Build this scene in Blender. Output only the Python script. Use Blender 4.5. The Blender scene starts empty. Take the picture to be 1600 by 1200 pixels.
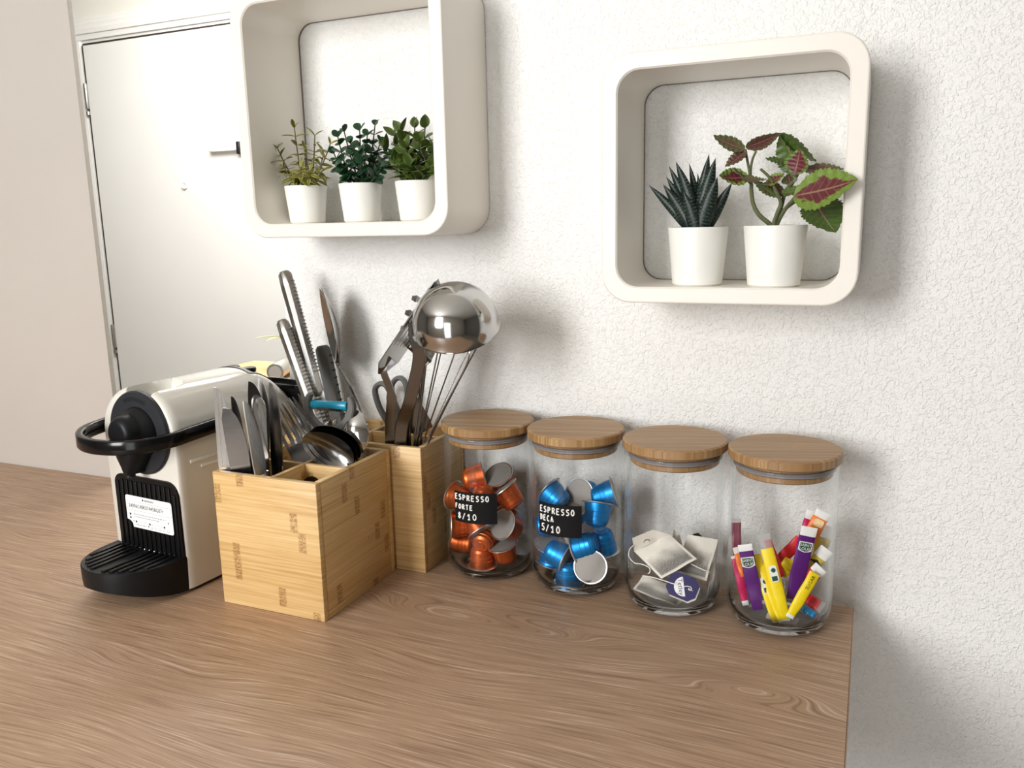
import bpy, bmesh, math, random
from math import pi, sin, cos, radians, sqrt, atan2
from mathutils import Vector as V, Matrix
random.seed(7)
C = bpy.context.scene.collection
S = bpy.context.scene

# ------------------------------------------------------------------ camera, world, lights, exposure
CAM = V((-0.02219025, -0.86526074, 0.39800724))
RIGHT = V((0.91804853, 0.3959114, -0.02100153))
UP = V((-0.0569601, 0.18413183, 0.98124972))
FWD = V((-0.392355, 0.89963862, -0.19159311))
FPX = 1292.31
cd = bpy.data.cameras.new('camera'); cam = bpy.data.objects.new('camera', cd); C.objects.link(cam)
cd.sensor_width = 36; cd.sensor_fit = 'HORIZONTAL'; cd.lens = FPX * 36 / 1600
cd.clip_start = 0.02; cd.clip_end = 50
cam.matrix_world = Matrix(((RIGHT.x, UP.x, -FWD.x, CAM.x), (RIGHT.y, UP.y, -FWD.y, CAM.y), (RIGHT.z, UP.z, -FWD.z, CAM.z), (0, 0, 0, 1)))
S.camera = cam
S.view_settings.view_transform = 'Standard'; S.view_settings.look = 'None'
S.view_settings.gamma = 1; S.view_settings.use_curve_mapping = False
S.view_settings.exposure = -0.38
S.cycles.max_bounces = 12; S.cycles.transparent_max_bounces = 24; S.cycles.glossy_bounces = 5
S.cycles.diffuse_bounces = 5; S.cycles.transmission_bounces = 8; S.cycles.caustics_reflective = False; S.cycles.caustics_refractive = False
S.cycles.sample_clamp_indirect = 6
S.cycles.use_denoising = True
w = bpy.data.worlds.new('world'); S.world = w; w.use_nodes = True
w.node_tree.nodes['Background'].inputs[0].default_value = (0.80, 0.88, 1.0, 1)
w.node_tree.nodes['Background'].inputs[1].default_value = 1.0

def area_light(name, loc, target, sx, sy, energy, color):
    ld = bpy.data.lights.new(name, 'AREA'); ld.shape = 'RECTANGLE'; ld.size = sx; ld.size_y = sy
    ld.energy = energy; ld.color = color
    o = bpy.data.objects.new(name, ld); C.objects.link(o); o.location = loc
    o.rotation_euler = (V(target) - V(loc)).to_track_quat('-Z', 'Y').to_euler()
    return o
area_light('window_daylight', (-1.13, -2.38, 0.80), (-1.13, 0.0, 0.45), 0.70, 1.05, 70, (1.0, 0.985, 0.965))
area_light('added_fill_light', (-0.18, -2.38, -0.05), (-0.18, 0.0, -0.05), 0.60, 1.6, 11, (0.96, 0.98, 1.0))  # added frontal fill, lifts the shade under the worktop and beside the shelves
area_light('hall_lamp_light', (-1.55, 0.75, 1.30), (-1.9, 1.2, 0.2), 0.9, 0.7, 42, (1.0, 0.985, 0.95))

def at(u, v, Y):
    d = RIGHT * ((u - 800) / FPX) - UP * ((v - 600) / FPX) + FWD
    return CAM + d * ((Y - CAM.y) / d.y)
def atz(u, v, Z):
    d = RIGHT * ((u - 800) / FPX) - UP * ((v - 600) / FPX) + FWD
    return CAM + d * ((Z - CAM.z) / d.z)

# ------------------------------------------------------------------ materials
def srgb(r, g, b):
    f = lambda c: (c / 255 / 12.92) if c / 255 <= 0.04045 else ((c / 255 + 0.055) / 1.055) ** 2.4
    return (f(r), f(g), f(b), 1)
class N:
    def __init__(s, name):
        s.m = bpy.data.materials.new(name); s.m.use_nodes = True
        s.nt = s.m.node_tree; s.b = s.nt.nodes['Principled BSDF']; s.out = s.nt.nodes['Material Output']
    def n(s, t, **k):
        x = s.nt.nodes.new(t)
        for a, v in k.items(): setattr(x, a, v)
        return x
    def l(s, a, b): s.nt.links.new(a, b)
    def coord(s, scale=(1, 1, 1), which='Object', rot=(0, 0, 0), loc=(0, 0, 0)):
        t = s.n('ShaderNodeTexCoord'); m = s.n('ShaderNodeMapping')
        m.inputs['Scale'].default_value = scale; m.inputs['Rotation'].default_value = rot; m.inputs['Location'].default_value = loc
        s.l(t.outputs[which], m.inputs[0]); return m.outputs[0]
    def noise(s, vec, scale, detail=3, rough=0.5, dist=0.0):
        x = s.n('ShaderNodeTexNoise'); x.inputs['Scale'].default_value = scale; x.inputs['Detail'].default_value = detail
        x.inputs['Roughness'].default_value = rough; x.inputs['Distortion'].default_value = dist
        if vec is not None: s.l(vec, x.inputs['Vector'])
        return x.outputs['Fac']
    def ramp(s, fac, stops):
        r = s.n('ShaderNodeValToRGB'); e = r.color_ramp.elements
        e[0].position, e[0].color = stops[0]; e[1].position, e[1].color = stops[-1]
        for p, c in stops[1:-1]:
            q = e.new(p); q.color = c
        s.l(fac, r.inputs[0]); return r.outputs[0]
    def math(s, op, a, b=None, clamp=False):
        x = s.n('ShaderNodeMath', operation=op); x.use_clamp = clamp
        for i, v in enumerate((a, b)):
            if v is None: continue
            if isinstance(v, (int, float)): x.inputs[i].default_value = v
            else: s.l(v, x.inputs[i])
        return x.outputs[0]
    def mix(s, fac, a, b, mode='MIX'):
        x = s.n('ShaderNodeMix', data_type='RGBA', blend_type=mode)
        for i, v in ((0, fac), (6, a), (7, b)):
            if isinstance(v, (int, float)): x.inputs[i].default_value = v
            elif isinstance(v, tuple): x.inputs[i].default_value = v
            else: s.l(v, x.inputs[i])
        return x.outputs[2]
    def bump(s, h, strength, dist):
        x = s.n('ShaderNodeBump'); x.inputs['Strength'].default_value = strength; x.inputs['Distance'].default_value = dist
        s.l(h, x.inputs['Height']); s.l(x.outputs[0], s.b.inputs['Normal'])
    def set(s, color=None, rough=None, metal=None, **k):
        if color is not None:
            if isinstance(color, tuple): s.b.inputs['Base Color'].default_value = color
            else: s.l(color, s.b.inputs['Base Color'])
        if rough is not None:
            if isinstance(rough, (int, float)): s.b.inputs['Roughness'].default_value = rough
            else: s.l(rough, s.b.inputs['Roughness'])
        if metal is not None: s.b.inputs['Metallic'].default_value = metal
        for a, v in k.items(): s.b.inputs[a.replace('_', ' ')].default_value = v
        return s
M = {}
def plain(name, color, rough=0.5, metal=0.0, var=0.06, scale=40, **k):
    n = N(name); f = n.noise(n.coord(), scale, 3)
    c = n.ramp(f, [(0.3, tuple(x * (1 - var) for x in color[:3]) + (1,)), (0.7, tuple(min(1, x * (1 + var)) for x in color[:3]) + (1,))])
    n.set(c, rough, metal, **k); M[name] = n.m; return n

n = N('wallpaper')      # white ingrain wallpaper: raised flecks of a few millimetres
co = n.coord(which='Object')
a = n.noise(co, 330, 2, 0.5, 0.3); b = n.noise(co, 190, 2, 0.55, 0.8); c_ = n.noise(co, 800, 2)
fl = n.ramp(b, [(0.52, (0, 0, 0, 1)), (0.62, (1, 1, 1, 1))])
fl2 = n.ramp(a, [(0.50, (0, 0, 0, 1)), (0.66, (1, 1, 1, 1))])
h = n.math('ADD', n.math('MULTIPLY', fl, 0.75), n.math('ADD', n.math('MULTIPLY', fl2, 0.6), n.math('MULTIPLY', c_, 0.25)))
n.bump(h, 0.6, 0.0012); n.set(srgb(243, 243, 241), 0.75); M['wallpaper'] = n.m
plain('partition_paint', srgb(190, 183, 176), 0.8, var=0.02, scale=6)
plain('hall_paint', srgb(240, 239, 233), 0.75, var=0.01, scale=5)
plain('door_paint', srgb(242, 242, 240), 0.45, var=0.01, scale=5)
plain('ceiling_paint', srgb(235, 233, 228), 0.9, var=0.01, scale=5)
plain('room_paint', srgb(118, 115, 110), 0.85, var=0.02, scale=4)
plain('front_paint', srgb(206, 201, 194), 0.85, var=0.02, scale=4)
plain('floor_laminate', srgb(150, 140, 128), 0.45, var=0.15, scale=6)
plain('shelf_lacquer', srgb(236, 231, 222), 0.38, var=0.01, scale=20)
plain('pot_white', srgb(240, 239, 233), 0.45, var=0.01, scale=60)
plain('gloss_white', srgb(224, 221, 212), 0.12, var=0.01, Coat_Weight=0.5, Coat_Roughness=0.03)
plain('matt_black', (0.006, 0.0065, 0.008, 1), 0.42, var=0.1, Specular_IOR_Level=0.25)
plain('satin_black', (0.020, 0.022, 0.026, 1), 0.45, var=0.1, Specular_IOR_Level=0.3)
plain('gloss_black', (0.004, 0.004, 0.0045, 1), 0.16, var=0.1, Specular_IOR_Level=0.35)
plain('ribbed_black', (0.006, 0.006, 0.0065, 1), 0.34, var=0.1, Specular_IOR_Level=0.25)
plain('deep_black', (0.006, 0.006, 0.007, 1), 0.55, var=0.1)
plain('sticker_white', srgb(246, 246, 246), 0.5, var=0.01)
plain('ink', (0.015, 0.015, 0.017, 1), 0.5, var=0.05)
plain('ink_grey', (0.30, 0.30, 0.31, 1), 0.5, var=0.05)
plain('label_black', (0.006, 0.006, 0.0065, 1), 0.75, var=0.15, Specular_IOR_Level=0.2)
plain('chalk_white', (0.9, 0.9, 0.88, 1), 0.6, var=0.03)
plain('grey_plastic', srgb(104, 104, 102), 0.5, var=0.04)
plain('teal_plastic', srgb(20, 135, 165), 0.25, var=0.15, scale=90)
plain('soil', srgb(58, 48, 38), 0.9, var=0.3, scale=200)
plain('stem_green', srgb(92, 98, 62), 0.6, var=0.2, scale=120)
plain('stem_dark', srgb(40, 52, 34), 0.6, var=0.2, scale=120)
plain('stem_brown', srgb(96, 84, 50), 0.6, var=0.2, scale=120)
plain('string_white', srgb(238, 236, 230), 0.8)
plain('hall_wood', srgb(225, 180, 125), 0.5, var=0.12, scale=8)
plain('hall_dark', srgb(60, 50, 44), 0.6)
plain('glazing_white', srgb(245, 245, 245), 0.3)
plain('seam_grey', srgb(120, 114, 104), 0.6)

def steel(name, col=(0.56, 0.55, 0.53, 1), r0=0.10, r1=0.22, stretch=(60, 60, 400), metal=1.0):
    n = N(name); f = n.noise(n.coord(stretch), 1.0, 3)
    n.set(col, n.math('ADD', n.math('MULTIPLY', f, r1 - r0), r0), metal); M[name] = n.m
steel('polished_steel', (0.52, 0.515, 0.505, 1), 0.07, 0.17); steel('brushed_steel', (0.50, 0.49, 0.47, 1), 0.22, 0.36, (300, 300, 8))
steel('steel_dark_reflection', (0.24, 0.235, 0.23, 1), 0.14, 0.26)  # darker copy of the steel, reflections of a dark room put into its colour
plain('foil', srgb(150, 146, 142), 0.55, 0.5, var=.05)
steel('rim_metal', (0.85, 0.83, 0.80, 1), 0.25, 0.35)
steel('copper_capsule', srgb(206, 98, 46), 0.30, 0.40, (90, 90, 90), 0.72)
steel('blue_capsule', srgb(14, 132, 206), 0.30, 0.40, (90, 90, 90), 0.65)

def glass(name, tint, power=3.0, base=0.045, gain=0.75):
    n = N(name); nt = n.nt; nt.nodes.remove(n.b)
    lw = n.n('ShaderNodeLayerWeight'); lw.inputs[0].default_value = 0.5
    f = n.math('ADD', n.math('MULTIPLY', n.math('POWER', lw.outputs['Facing'], power), gain), base, True)
    t = n.n('ShaderNodeBsdfTransparent'); t.inputs[0].default_value = tint
    g = n.n('ShaderNodeBsdfGlossy'); g.inputs['Roughness'].default_value = 0.015; g.inputs[0].default_value = (0.95, 0.97, 0.97, 1)
    x = n.n('ShaderNodeMixShader'); n.l(f, x.inputs[0]); n.l(t.outputs[0], x.inputs[1]); n.l(g.outputs[0], x.inputs[2])
    n.l(x.outputs[0], n.out.inputs[0]); M[name] = n.m
glass('jar_glass', (0.997, 0.999, 0.999, 1), 3.6, 0.012, 0.70)
glass('base_glass', (0.93, 0.945, 0.945, 1), 3.0, 0.03, 0.85)
glass('window_glass', (0.95, 0.97, 0.97, 1))
n = N('thick_glass'); n.set((0.975, 0.985, 0.98, 1), 0.02, Transmission_Weight=1.0, IOR=1.40); M['thick_glass'] = n.m
n = N('silicone'); n.set((0.72, 0.68, 0.68, 1), 0.2, Transmission_Weight=0.6, IOR=1.4); M['silicone'] = n.m
n = N('clear_film'); n.set((0.95, 0.95, 0.95, 1), 0.25, Transmission_Weight=0.75, IOR=1.1); M['clear_film'] = n.m

# --- worktop: oak laminate, grain along X, knots as bumps in the grain field
n = N('oak_worktop')
tc = n.n('ShaderNodeTexCoord'); sep = n.n('ShaderNodeSeparateXYZ'); n.l(tc.outputs['Object'], sep.inputs[0])
x_, y_ = sep.outputs[0], sep.outputs[1]
warp = n.noise(n.coord((1.6, 5.0, 1)), 1.0, 3, 0.5)
warp2 = n.noise(n.coord((9, 30, 1)), 1.0, 2, 0.5)
g = n.math('ADD', y_, n.math('ADD', n.math('MULTIPLY', warp, 0.05), n.math('MULTIPLY', warp2, 0.004)))
KN = [(685, 961, .085, .020, .050), (858, 995, .070, .016, .040), (1205, 1078, .065, .018, -.045), (1090, 1060, .06, .014, -.030),
      (720, 1065, .10, .028, .050), (300, 1060, .10, .024, .055), (175, 1035, .05, .014, .03), (45, 845, .09, .02, .05), (350, 1190, .10, .02, .04), (110, 1160, .14, .03, -.05)]
for (u, v, sx, sy, amp) in KN:
    p = atz(u, v, 0)
    dx = n.math('DIVIDE', n.math('SUBTRACT', x_, p.x), sx); dy = n.math('DIVIDE', n.math('SUBTRACT', y_, p.y), sy * 1.15)
    d2 = n.math('ADD', n.math('MULTIPLY', dx, dx), n.math('MULTIPLY', dy, dy))
    g = n.math('ADD', g, n.math('MULTIPLY', n.math('POWER', 2.718, n.math('MULTIPLY', d2, -1.0)), amp * (0.70 if sx < .09 and sx > .062 else 0.36)))
gv = n.n('ShaderNodeCombineXYZ'); n.l(n.math('MULTIPLY', x_, 0.022), gv.inputs[0]); n.l(g, gv.inputs[1])
rings = n.noise(gv.outputs[0], 150, 4, 0.62)
broad = n.noise(gv.outputs[0], 18, 2, 0.5)
gv2 = n.n('ShaderNodeCombineXYZ'); n.l(n.math('MULTIPLY', x_, 0.020), gv2.inputs[0]); n.l(g, gv2.inputs[1])
pores = n.noise(gv2.outputs[0], 560, 3, 0.6)
col = n.ramp(rings, [(0.25, srgb(156, 126, 100)), (0.45, srgb(169, 138, 111)), (0.6, srgb(178, 147, 119)), (0.78, srgb(190, 160, 132))])
col = n.mix(n.math('MULTIPLY', broad, 0.45), col, srgb(172, 141, 116))
col = n.mix(n.ramp(pores, [(0.38, (0.6, 0.6, 0.6, 1)), (0.47, (0, 0, 0, 1))]), col, srgb(122, 94, 73))
col = n.mix(n.ramp(pores, [(0.56, (0, 0, 0, 1)), (0.68, (0.6, 0.6, 0.6, 1))]), col, srgb(222, 198, 176))
n.set(col, 0.42); n.bump(pores, 0.18, 0.0006); M['oak_worktop'] = n.m
n = N('oak_edge'); co = n.coord((6, 6, 120))
n.set(n.ramp(n.noise(co, 1, 3), [(0.3, srgb(150, 118, 94)), (0.7, srgb(196, 168, 142))]), 0.5); M['oak_edge'] = n.m

# --- bamboo boards: strips 2 cm wide along local X, fine streaks, brown node marks
def bamboo(name, base, dark, light, node, strip=0.021, seed=0.0, nodes=True):
    n = N(name)
    tc = n.n('ShaderNodeTexCoord'); sep = n.n('ShaderNodeSeparateXYZ'); n.l(tc.outputs['Object'], sep.inputs[0])
    oi = n.n('ShaderNodeObjectInfo')
    rnd = n.math('ADD', n.math('MULTIPLY', oi.outputs['Random'], 9.0), seed)
    yz = sep.outputs[2]
    k = n.math('FLOOR', n.math('DIVIDE', n.math('ADD', yz, 5.0), strip))
    wn = n.n('ShaderNodeTexWhiteNoise', noise_dimensions='2D'); cv = n.n('ShaderNodeCombineXYZ'); n.l(k, cv.inputs[0]); n.l(rnd, cv.inputs[1]); n.l(cv.outputs[0], wn.inputs['Vector'])
    fv = n.n('ShaderNodeCombineXYZ'); n.l(n.math('MULTIPLY', sep.outputs[0], 9.0), fv.inputs[0]); n.l(n.math('MULTIPLY', yz, 420.0), fv.inputs[1]); n.l(rnd, fv.inputs[2])
    fine = n.noise(fv.outputs[0], 1.0, 3, 0.6)
    fv3 = n.n('ShaderNodeCombineXYZ'); n.l(n.math('MULTIPLY', sep.outputs[0], 3.0), fv3.inputs[0]); n.l(n.math('MULTIPLY', yz, 90.0), fv3.inputs[1]); n.l(rnd, fv3.inputs[2])
    mid = n.noise(fv3.outputs[0], 1.0, 2)
    c = n.ramp(fine, [(0.32, dark), (0.5, base), (0.72, light)])
    c = n.mix(n.math('MULTIPLY', n.math('SUBTRACT', 1.0, mid), 0.55), c, dark)
    c = n.mix(n.math('MULTIPLY', wn.outputs['Value'], 0.35), c, light)
    if nodes:   # one node mark somewhere along each strip
        off = n.math('MULTIPLY', n.math('SUBTRACT', wn.outputs['Value'], 0.5), 0.13)
        dx = n.math('ABSOLUTE', n.math('SUBTRACT', sep.outputs[0], off))
        mark = n.math('SUBTRACT', 1.0, n.math('DIVIDE', dx, 0.0055), True)
        sq = n.noise(n.coord((260, 260, 700)), 1.0, 2, 0.5, 1.5)
        c = n.mix(n.math('MULTIPLY', n.ramp(mark, [(0.0, (0, 0, 0, 1)), (0.35, (1, 1, 1, 1))]), n.ramp(sq, [(0.42, (0.12, 0.12, 0.12, 1)), (0.58, (0.85, 0.85, 0.85, 1))])), c, node)
    n.set(c, 0.42); n.bump(fine, 0.12, 0.0004); M[name] = n.m
bamboo('bamboo_box', srgb(218, 182, 124), srgb(192, 150, 92), srgb(236, 206, 152), srgb(146, 100, 54))
# lids: laminated strips seen from above (strip index along local Y)
def lid_bamboo(name, rot, base, dark, light, strip):
    n = N(name)
    co = n.coord((1, 1, 1), rot=(0, 0, rot)); sep = n.n('ShaderNodeSeparateXYZ'); n.l(co, sep.inputs[0])
    oi = n.n('ShaderNodeObjectInfo')
    k = n.math('FLOOR', n.math('DIVIDE', n.math('ADD', sep.outputs[1], 5.0), strip))
    wn = n.n('ShaderNodeTexWhiteNoise', noise_dimensions='2D'); cv = n.n('ShaderNodeCombineXYZ'); n.l(k, cv.inputs[0]); n.l(oi.outputs['Random'], cv.inputs[1]); n.l(cv.outputs[0], wn.inputs['Vector'])
    fv = n.n('ShaderNodeCombineXYZ'); n.l(n.math('MULTIPLY', sep.outputs[0], 14.0), fv.inputs[0]); n.l(n.math('MULTIPLY', sep.outputs[1], 700.0), fv.inputs[1])
    fine = n.noise(fv.outputs[0], 1.0, 3, 0.6)
    c = n.ramp(fine, [(0.3, dark), (0.55, base), (0.8, light)])
    c = n.mix(n.math('MULTIPLY', wn.outputs['Value'], 0.85), c, dark)
    ed = n.math('FRACT', n.math('DIVIDE', n.math('ADD', sep.outputs[1], 5.0), strip))
    c = n.mix(n.ramp(ed, [(0.0, (0.95, 0.95, 0.95, 1)), (0.14, (0, 0, 0, 1))]), c, srgb(128, 92, 54))
    n.set(c, 0.45); n.bump(fine, 0.1, 0.0003); M[name] = n.m
lid_bamboo('lid_bamboo_wide', radians(-12), srgb(180, 146, 102), srgb(142, 106, 66), srgb(204, 172, 126), 0.0072)
lid_bamboo('lid_bamboo_fine', radians(-16), srgb(178, 144, 102), srgb(146, 112, 74), srgb(200, 168, 124), 0.0035)

# ------------------------------------------------------------------ mesh helpers
def mesh_obj(name, vs, fs, mat=None, parent=None, smooth=True, sharp=40, mats=None, midx=None):
    me = bpy.data.meshes.new(name); me.from_pydata([tuple(v) for v in vs], [], fs)
    bm = bmesh.new(); bm.from_mesh(me); bmesh.ops.recalc_face_normals(bm, faces=bm.faces); bm.to_mesh(me); bm.free()
    if mats:
        for m in mats: me.materials.append(M[m])
        if midx is not None:
            for p, i in zip(me.polygons, midx): p.material_index = i
    elif mat: me.materials.append(M[mat])
    if smooth:
        me.polygons.foreach_set('use_smooth', [True] * len(me.polygons))
        me.set_sharp_from_angle(angle=radians(sharp))
    me.update()
    o = bpy.data.objects.new(name, me); C.objects.link(o)
    if parent: o.parent = parent
    return o
def thing(name, label, cat, mw=None, group=None):
    o = bpy.data.objects.new(name, None); C.objects.link(o); o.empty_display_size = 0.02
    if mw is not None:
        if isinstance(mw, Matrix): o.matrix_world = mw
        else: o.location = mw
    o['label'] = label; o['category'] = cat
    if group: o['group'] = group
    return o
def structure(o): o['kind'] = 'structure'; return o
class MB:
    def __init__(s): s.v = []; s.f = []; s.i = []
    def add(s, vs, fs, mi=0):
        b = len(s.v); s.v += [V(p) for p in vs]; s.f += [[b + k for k in f] for f in fs]; s.i += [mi] * len(fs); return s
    def build(s, name, mat=None, parent=None, mats=None, **k): return mesh_obj(name, s.v, s.f, mat, parent, mats=mats, midx=s.i if mats else None, **k)
def g_box(cx, cy, cz, sx, sy, sz, bev=0.0, seg=2):
    bm = bmesh.new(); bmesh.ops.create_cube(bm, size=1)
    for v in bm.verts: v.co = V((cx + v.co.x * sx, cy + v.co.y * sy, cz + v.co.z * sz))
    if bev > 0: bmesh.ops.bevel(bm, geom=list(bm.edges), offset=bev, segments=seg, profile=0.5, affect='EDGES')
    bm.verts.index_update(); r = ([v.co.copy() for v in bm.verts], [[v.index for v in f.verts] for f in bm.faces]); bm.free(); return r
def g_lathe(prof, n=48, axis='Z', c=(0, 0, 0), cap0=False, cap1=False):
    vs, fs = [], []
    for r, z in prof:
        for k in range(n):
            a = 2 * pi * k / n
            if axis == 'Z': p = (c[0] + r * cos(a), c[1] + r * sin(a), c[2] + z)
            else: p = (c[0] + r * cos(a), c[1] + z, c[2] + r * sin(a))       # axis Y
            vs.append(p)
    for j in range(len(prof) - 1):
        for k in range(n):
            fs.append([j * n + k, j * n + (k + 1) % n, (j + 1) * n + (k + 1) % n, (j + 1) * n + k])
    if cap0: fs.append(list(range(n)))
    if cap1: fs.append([(len(prof) - 1) * n + k for k in range(n)])
    return vs, fs
def g_tube(path, rad, n=8, cap=True, ref=None, flat=1.0, closed=False):
    path = [V(p) for p in path]; m = len(path); vs, fs = [], []
    if not isinstance(rad, (list, tuple)): rad = [rad] * m
    prev = V(ref) if ref else None
    for i, p in enumerate(path):
        if closed: t = path[(i + 1) % m] - path[i - 1]
        else: t = path[min(i + 1, m - 1)] - path[max(i - 1, 0)]
        t.normalize()
        if prev is None: prev = V((0, 0, 1)) if abs(t.z) < 0.9 else V((1, 0, 0))
        base = V(ref) if ref else prev
        a = (base - t * base.dot(t))
        if a.length < 1e-6: a = t.orthogonal()
        a.normalize(); b = t.cross(a); prev = a
        for k in range(n):
            th = 2 * pi * k / n
            vs.append(p + a * (cos(th) * rad[i]) + b * (sin(th) * rad[i] * flat))
    rng = m if closed else m - 1
    for j in range(rng):
        for k in range(n):
            j2 = (j + 1) % m
            fs.append([j * n + k, j * n + (k + 1) % n, j2 * n + (k + 1) % n, j2 * n + k])
    if cap and not closed: fs.append(list(range(n))); fs.append([(m - 1) * n + k for k in range(n)])
    return vs, fs
def g_ribbon(path, wid, thk, nrm=(0, 1, 0), rnd=0.35):
    """strip of rounded-rectangle section along path; wid/thk per point; nrm = thickness direction"""
    path = [V(p) for p in path]; m = len(path); vs, fs = [], []; nrm = V(nrm)
    f = lambda a: a if isinstance(a, (list, tuple)) else [a] * m
    wid, thk = f(wid), f(thk)
    for i, p in enumerate(path):
        t = (path[min(i + 1, m - 1)] - path[max(i - 1, 0)]).normalized()
        a = (nrm - t * nrm.dot(t)).normalized(); b = t.cross(a)
        hw, ht = wid[i] / 2, thk[i] / 2; c = min(hw, ht) * rnd
        for sx, sy in ((1, -1), (1, 1), (-1, 1), (-1, -1)):
            if sx * sy < 0: q = [(sx * hw, sy * (ht - c)), (sx * (hw - c), sy * ht)]
            else: q = [(sx * hw, sy * (ht - c)), (sx * (hw - c), sy * ht)]
            if (sx, sy) in ((1, -1), (-1, 1)): q = q[::-1]
            for (x, y) in q: vs.append(p + b * x + a * y)
    n = 8
    for j in range(m - 1):
        for k in range(n): fs.append([j * n + k, j * n + (k + 1) % n, (j + 1) * n + (k + 1) % n, (j + 1) * n + k])
    fs.append(list(range(n))); fs.append([(m - 1) * n + k for k in range(n)])
    return vs, fs
def g_prism(poly, t0, t1, fn=None):
    """closed outline poly [(x,z)] extruded along y from t0 to t1 (n-gon caps)"""
    n = len(poly); vs = [V((x, t0, z)) for x, z in poly] + [V((x, t1, z)) for x, z in poly]
    if fn: vs = [V(fn(p)) for p in vs]
    fs = [list(range(n))[::-1], list(range(n, 2 * n))] + [[i, (i + 1) % n, n + (i + 1) % n, n + i] for i in range(n)]
    return vs, fs
def g_grid(fn, nu, nv, thick=0.0):
    """fn(u,v)->V for u,v in 0..1; with thickness along the surface normal"""
    P = [[V(fn(i / nu, j / nv)) for j in range(nv + 1)] for i in range(nu + 1)]
    idx = lambda i, j: i * (nv + 1) + j
    vs = [p for r in P for p in r]; fs = [[idx(i, j), idx(i + 1, j), idx(i + 1, j + 1), idx(i, j + 1)] for i in range(nu) for j in range(nv)]
    if thick:
        K = len(vs); nn = []
        for i in range(nu + 1):
            for j in range(nv + 1):
                du = P[min(i + 1, nu)][j] - P[max(i - 1, 0)][j]; dv = P[i][min(j + 1, nv)] - P[i][max(j - 1, 0)]
                q = du.cross(dv); nn.append(q.normalized() if q.length > 1e-12 else None)
        last = next((q for q in nn if q), V((0, 0, 1)))
        for k, q in enumerate(nn):
            if q is None: q = last
            vs.append(vs[k] - q * thick)
        fs += [[K + a for a in f[::-1]] for f in fs]
        bd = [idx(i, 0) for i in range(nu + 1)] + [idx(nu, j) for j in range(1, nv + 1)] + [idx(i, nv) for i in range(nu - 1, -1, -1)] + [idx(0, j) for j in range(nv - 1, 0, -1)]
        for a, b in zip(bd, bd[1:] + bd[:1]): fs.append([a, K + a, K + b, b])
    return vs, fs
def rrect(x0, z0, x1, z1, r, n=8):
    if not isinstance(r, (list, tuple)): r = [r] * 4           # order: bottom-left, bottom-right, top-right, top-left
    out = []
    for (cx, cz, a0, rr) in ((x0 + r[0], z0 + r[0], pi, r[0]), (x1 - r[1], z0 + r[1], 1.5 * pi, r[1]), (x1 - r[2], z1 - r[2], 0, r[2]), (x0 + r[3], z1 - r[3], .5 * pi, r[3])):
        for k in range(n + 1):
            a = a0 + .5 * pi * k / n; out.append((cx + rr * cos(a), cz + rr * sin(a)))
    return out
def frame(B, T, face):
    z = (V(T) - V(B)).normalized(); f = V(face); y = (f - z * f.dot(z)).normalized(); x = y.cross(z)
    return Matrix(((x.x, y.x, z.x, B[0]), (x.y, y.y, z.y, B[1]), (x.z, y.z, z.z, B[2]), (0, 0, 0, 1)))
_dg = None
def g_text(s, size, align='CENTER', spacing=1.0):
    cu = bpy.data.curves.new('t', 'FONT'); cu.body = s; cu.size = size; cu.align_x = align; cu.space_character = spacing
    cu.resolution_u = 2
    o = bpy.data.objects.new('t', cu); C.objects.link(o)
    dg = bpy.context.evaluated_depsgraph_get(); me = bpy.data.meshes.new_from_object(o.evaluated_get(dg))
    vs = [v.co.copy() for v in me.vertices]; fs = [list(p.vertices) for p in me.polygons]
    bpy.data.objects.remove(o); bpy.data.meshes.remove(me); bpy.data.curves.remove(cu)
    return vs, fs

# ------------------------------------------------------------------ the room
WY = 0.03                       # face of the wallpapered wall
FZ, CZ = -0.93, 1.55            # floor and ceiling
def slab(name, x0, x1, y0, y1, z0, z1, mat):
    vs, fs = g_box((x0 + x1) / 2, (y0 + y1) / 2, (z0 + z1) / 2, x1 - x0, y1 - y0, z1 - z0)
    return structure(mesh_obj(name, vs, fs, mat, smooth=False))
slab('wall_back', -0.742, 2.4, WY, WY + 0.12, FZ, CZ, 'wallpaper')
_p = [(-3.3, 0.07), (-1.1285, 0.07), (-1.19, 0.11), (-1.26, 0.19), (-3.3, 0.19)]     # its free end is cut back at an angle
structure(mesh_obj('wall_partition', [V((x, y, FZ)) for x, y in _p] + [V((x, y, CZ)) for x, y in _p], [[4, 3, 2, 1, 0], [5, 6, 7, 8, 9]] + [[i, (i + 1) % 5, 5 + (i + 1) % 5, 5 + i] for i in range(5)], 'partition_paint', smooth=False))
slab('wall_right', 2.4, 2.5, -2.5, 1.6, FZ, CZ, 'room_paint')
slab('wall_left', -3.4, -3.3, -2.5, 1.6, FZ, CZ, 'room_paint')
HY = 1.5
slab('wall_hall', -3.3, 2.4, HY, HY + 0.1, FZ, CZ, 'hall_paint')
slab('floor', -3.4, 2.5, -2.6, 1.6, FZ - 0.1, FZ, 'floor_laminate')
slab('ceiling', -3.4, 2.5, -2.6, 1.6, CZ, CZ + 0.1, 'ceiling_paint')
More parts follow.
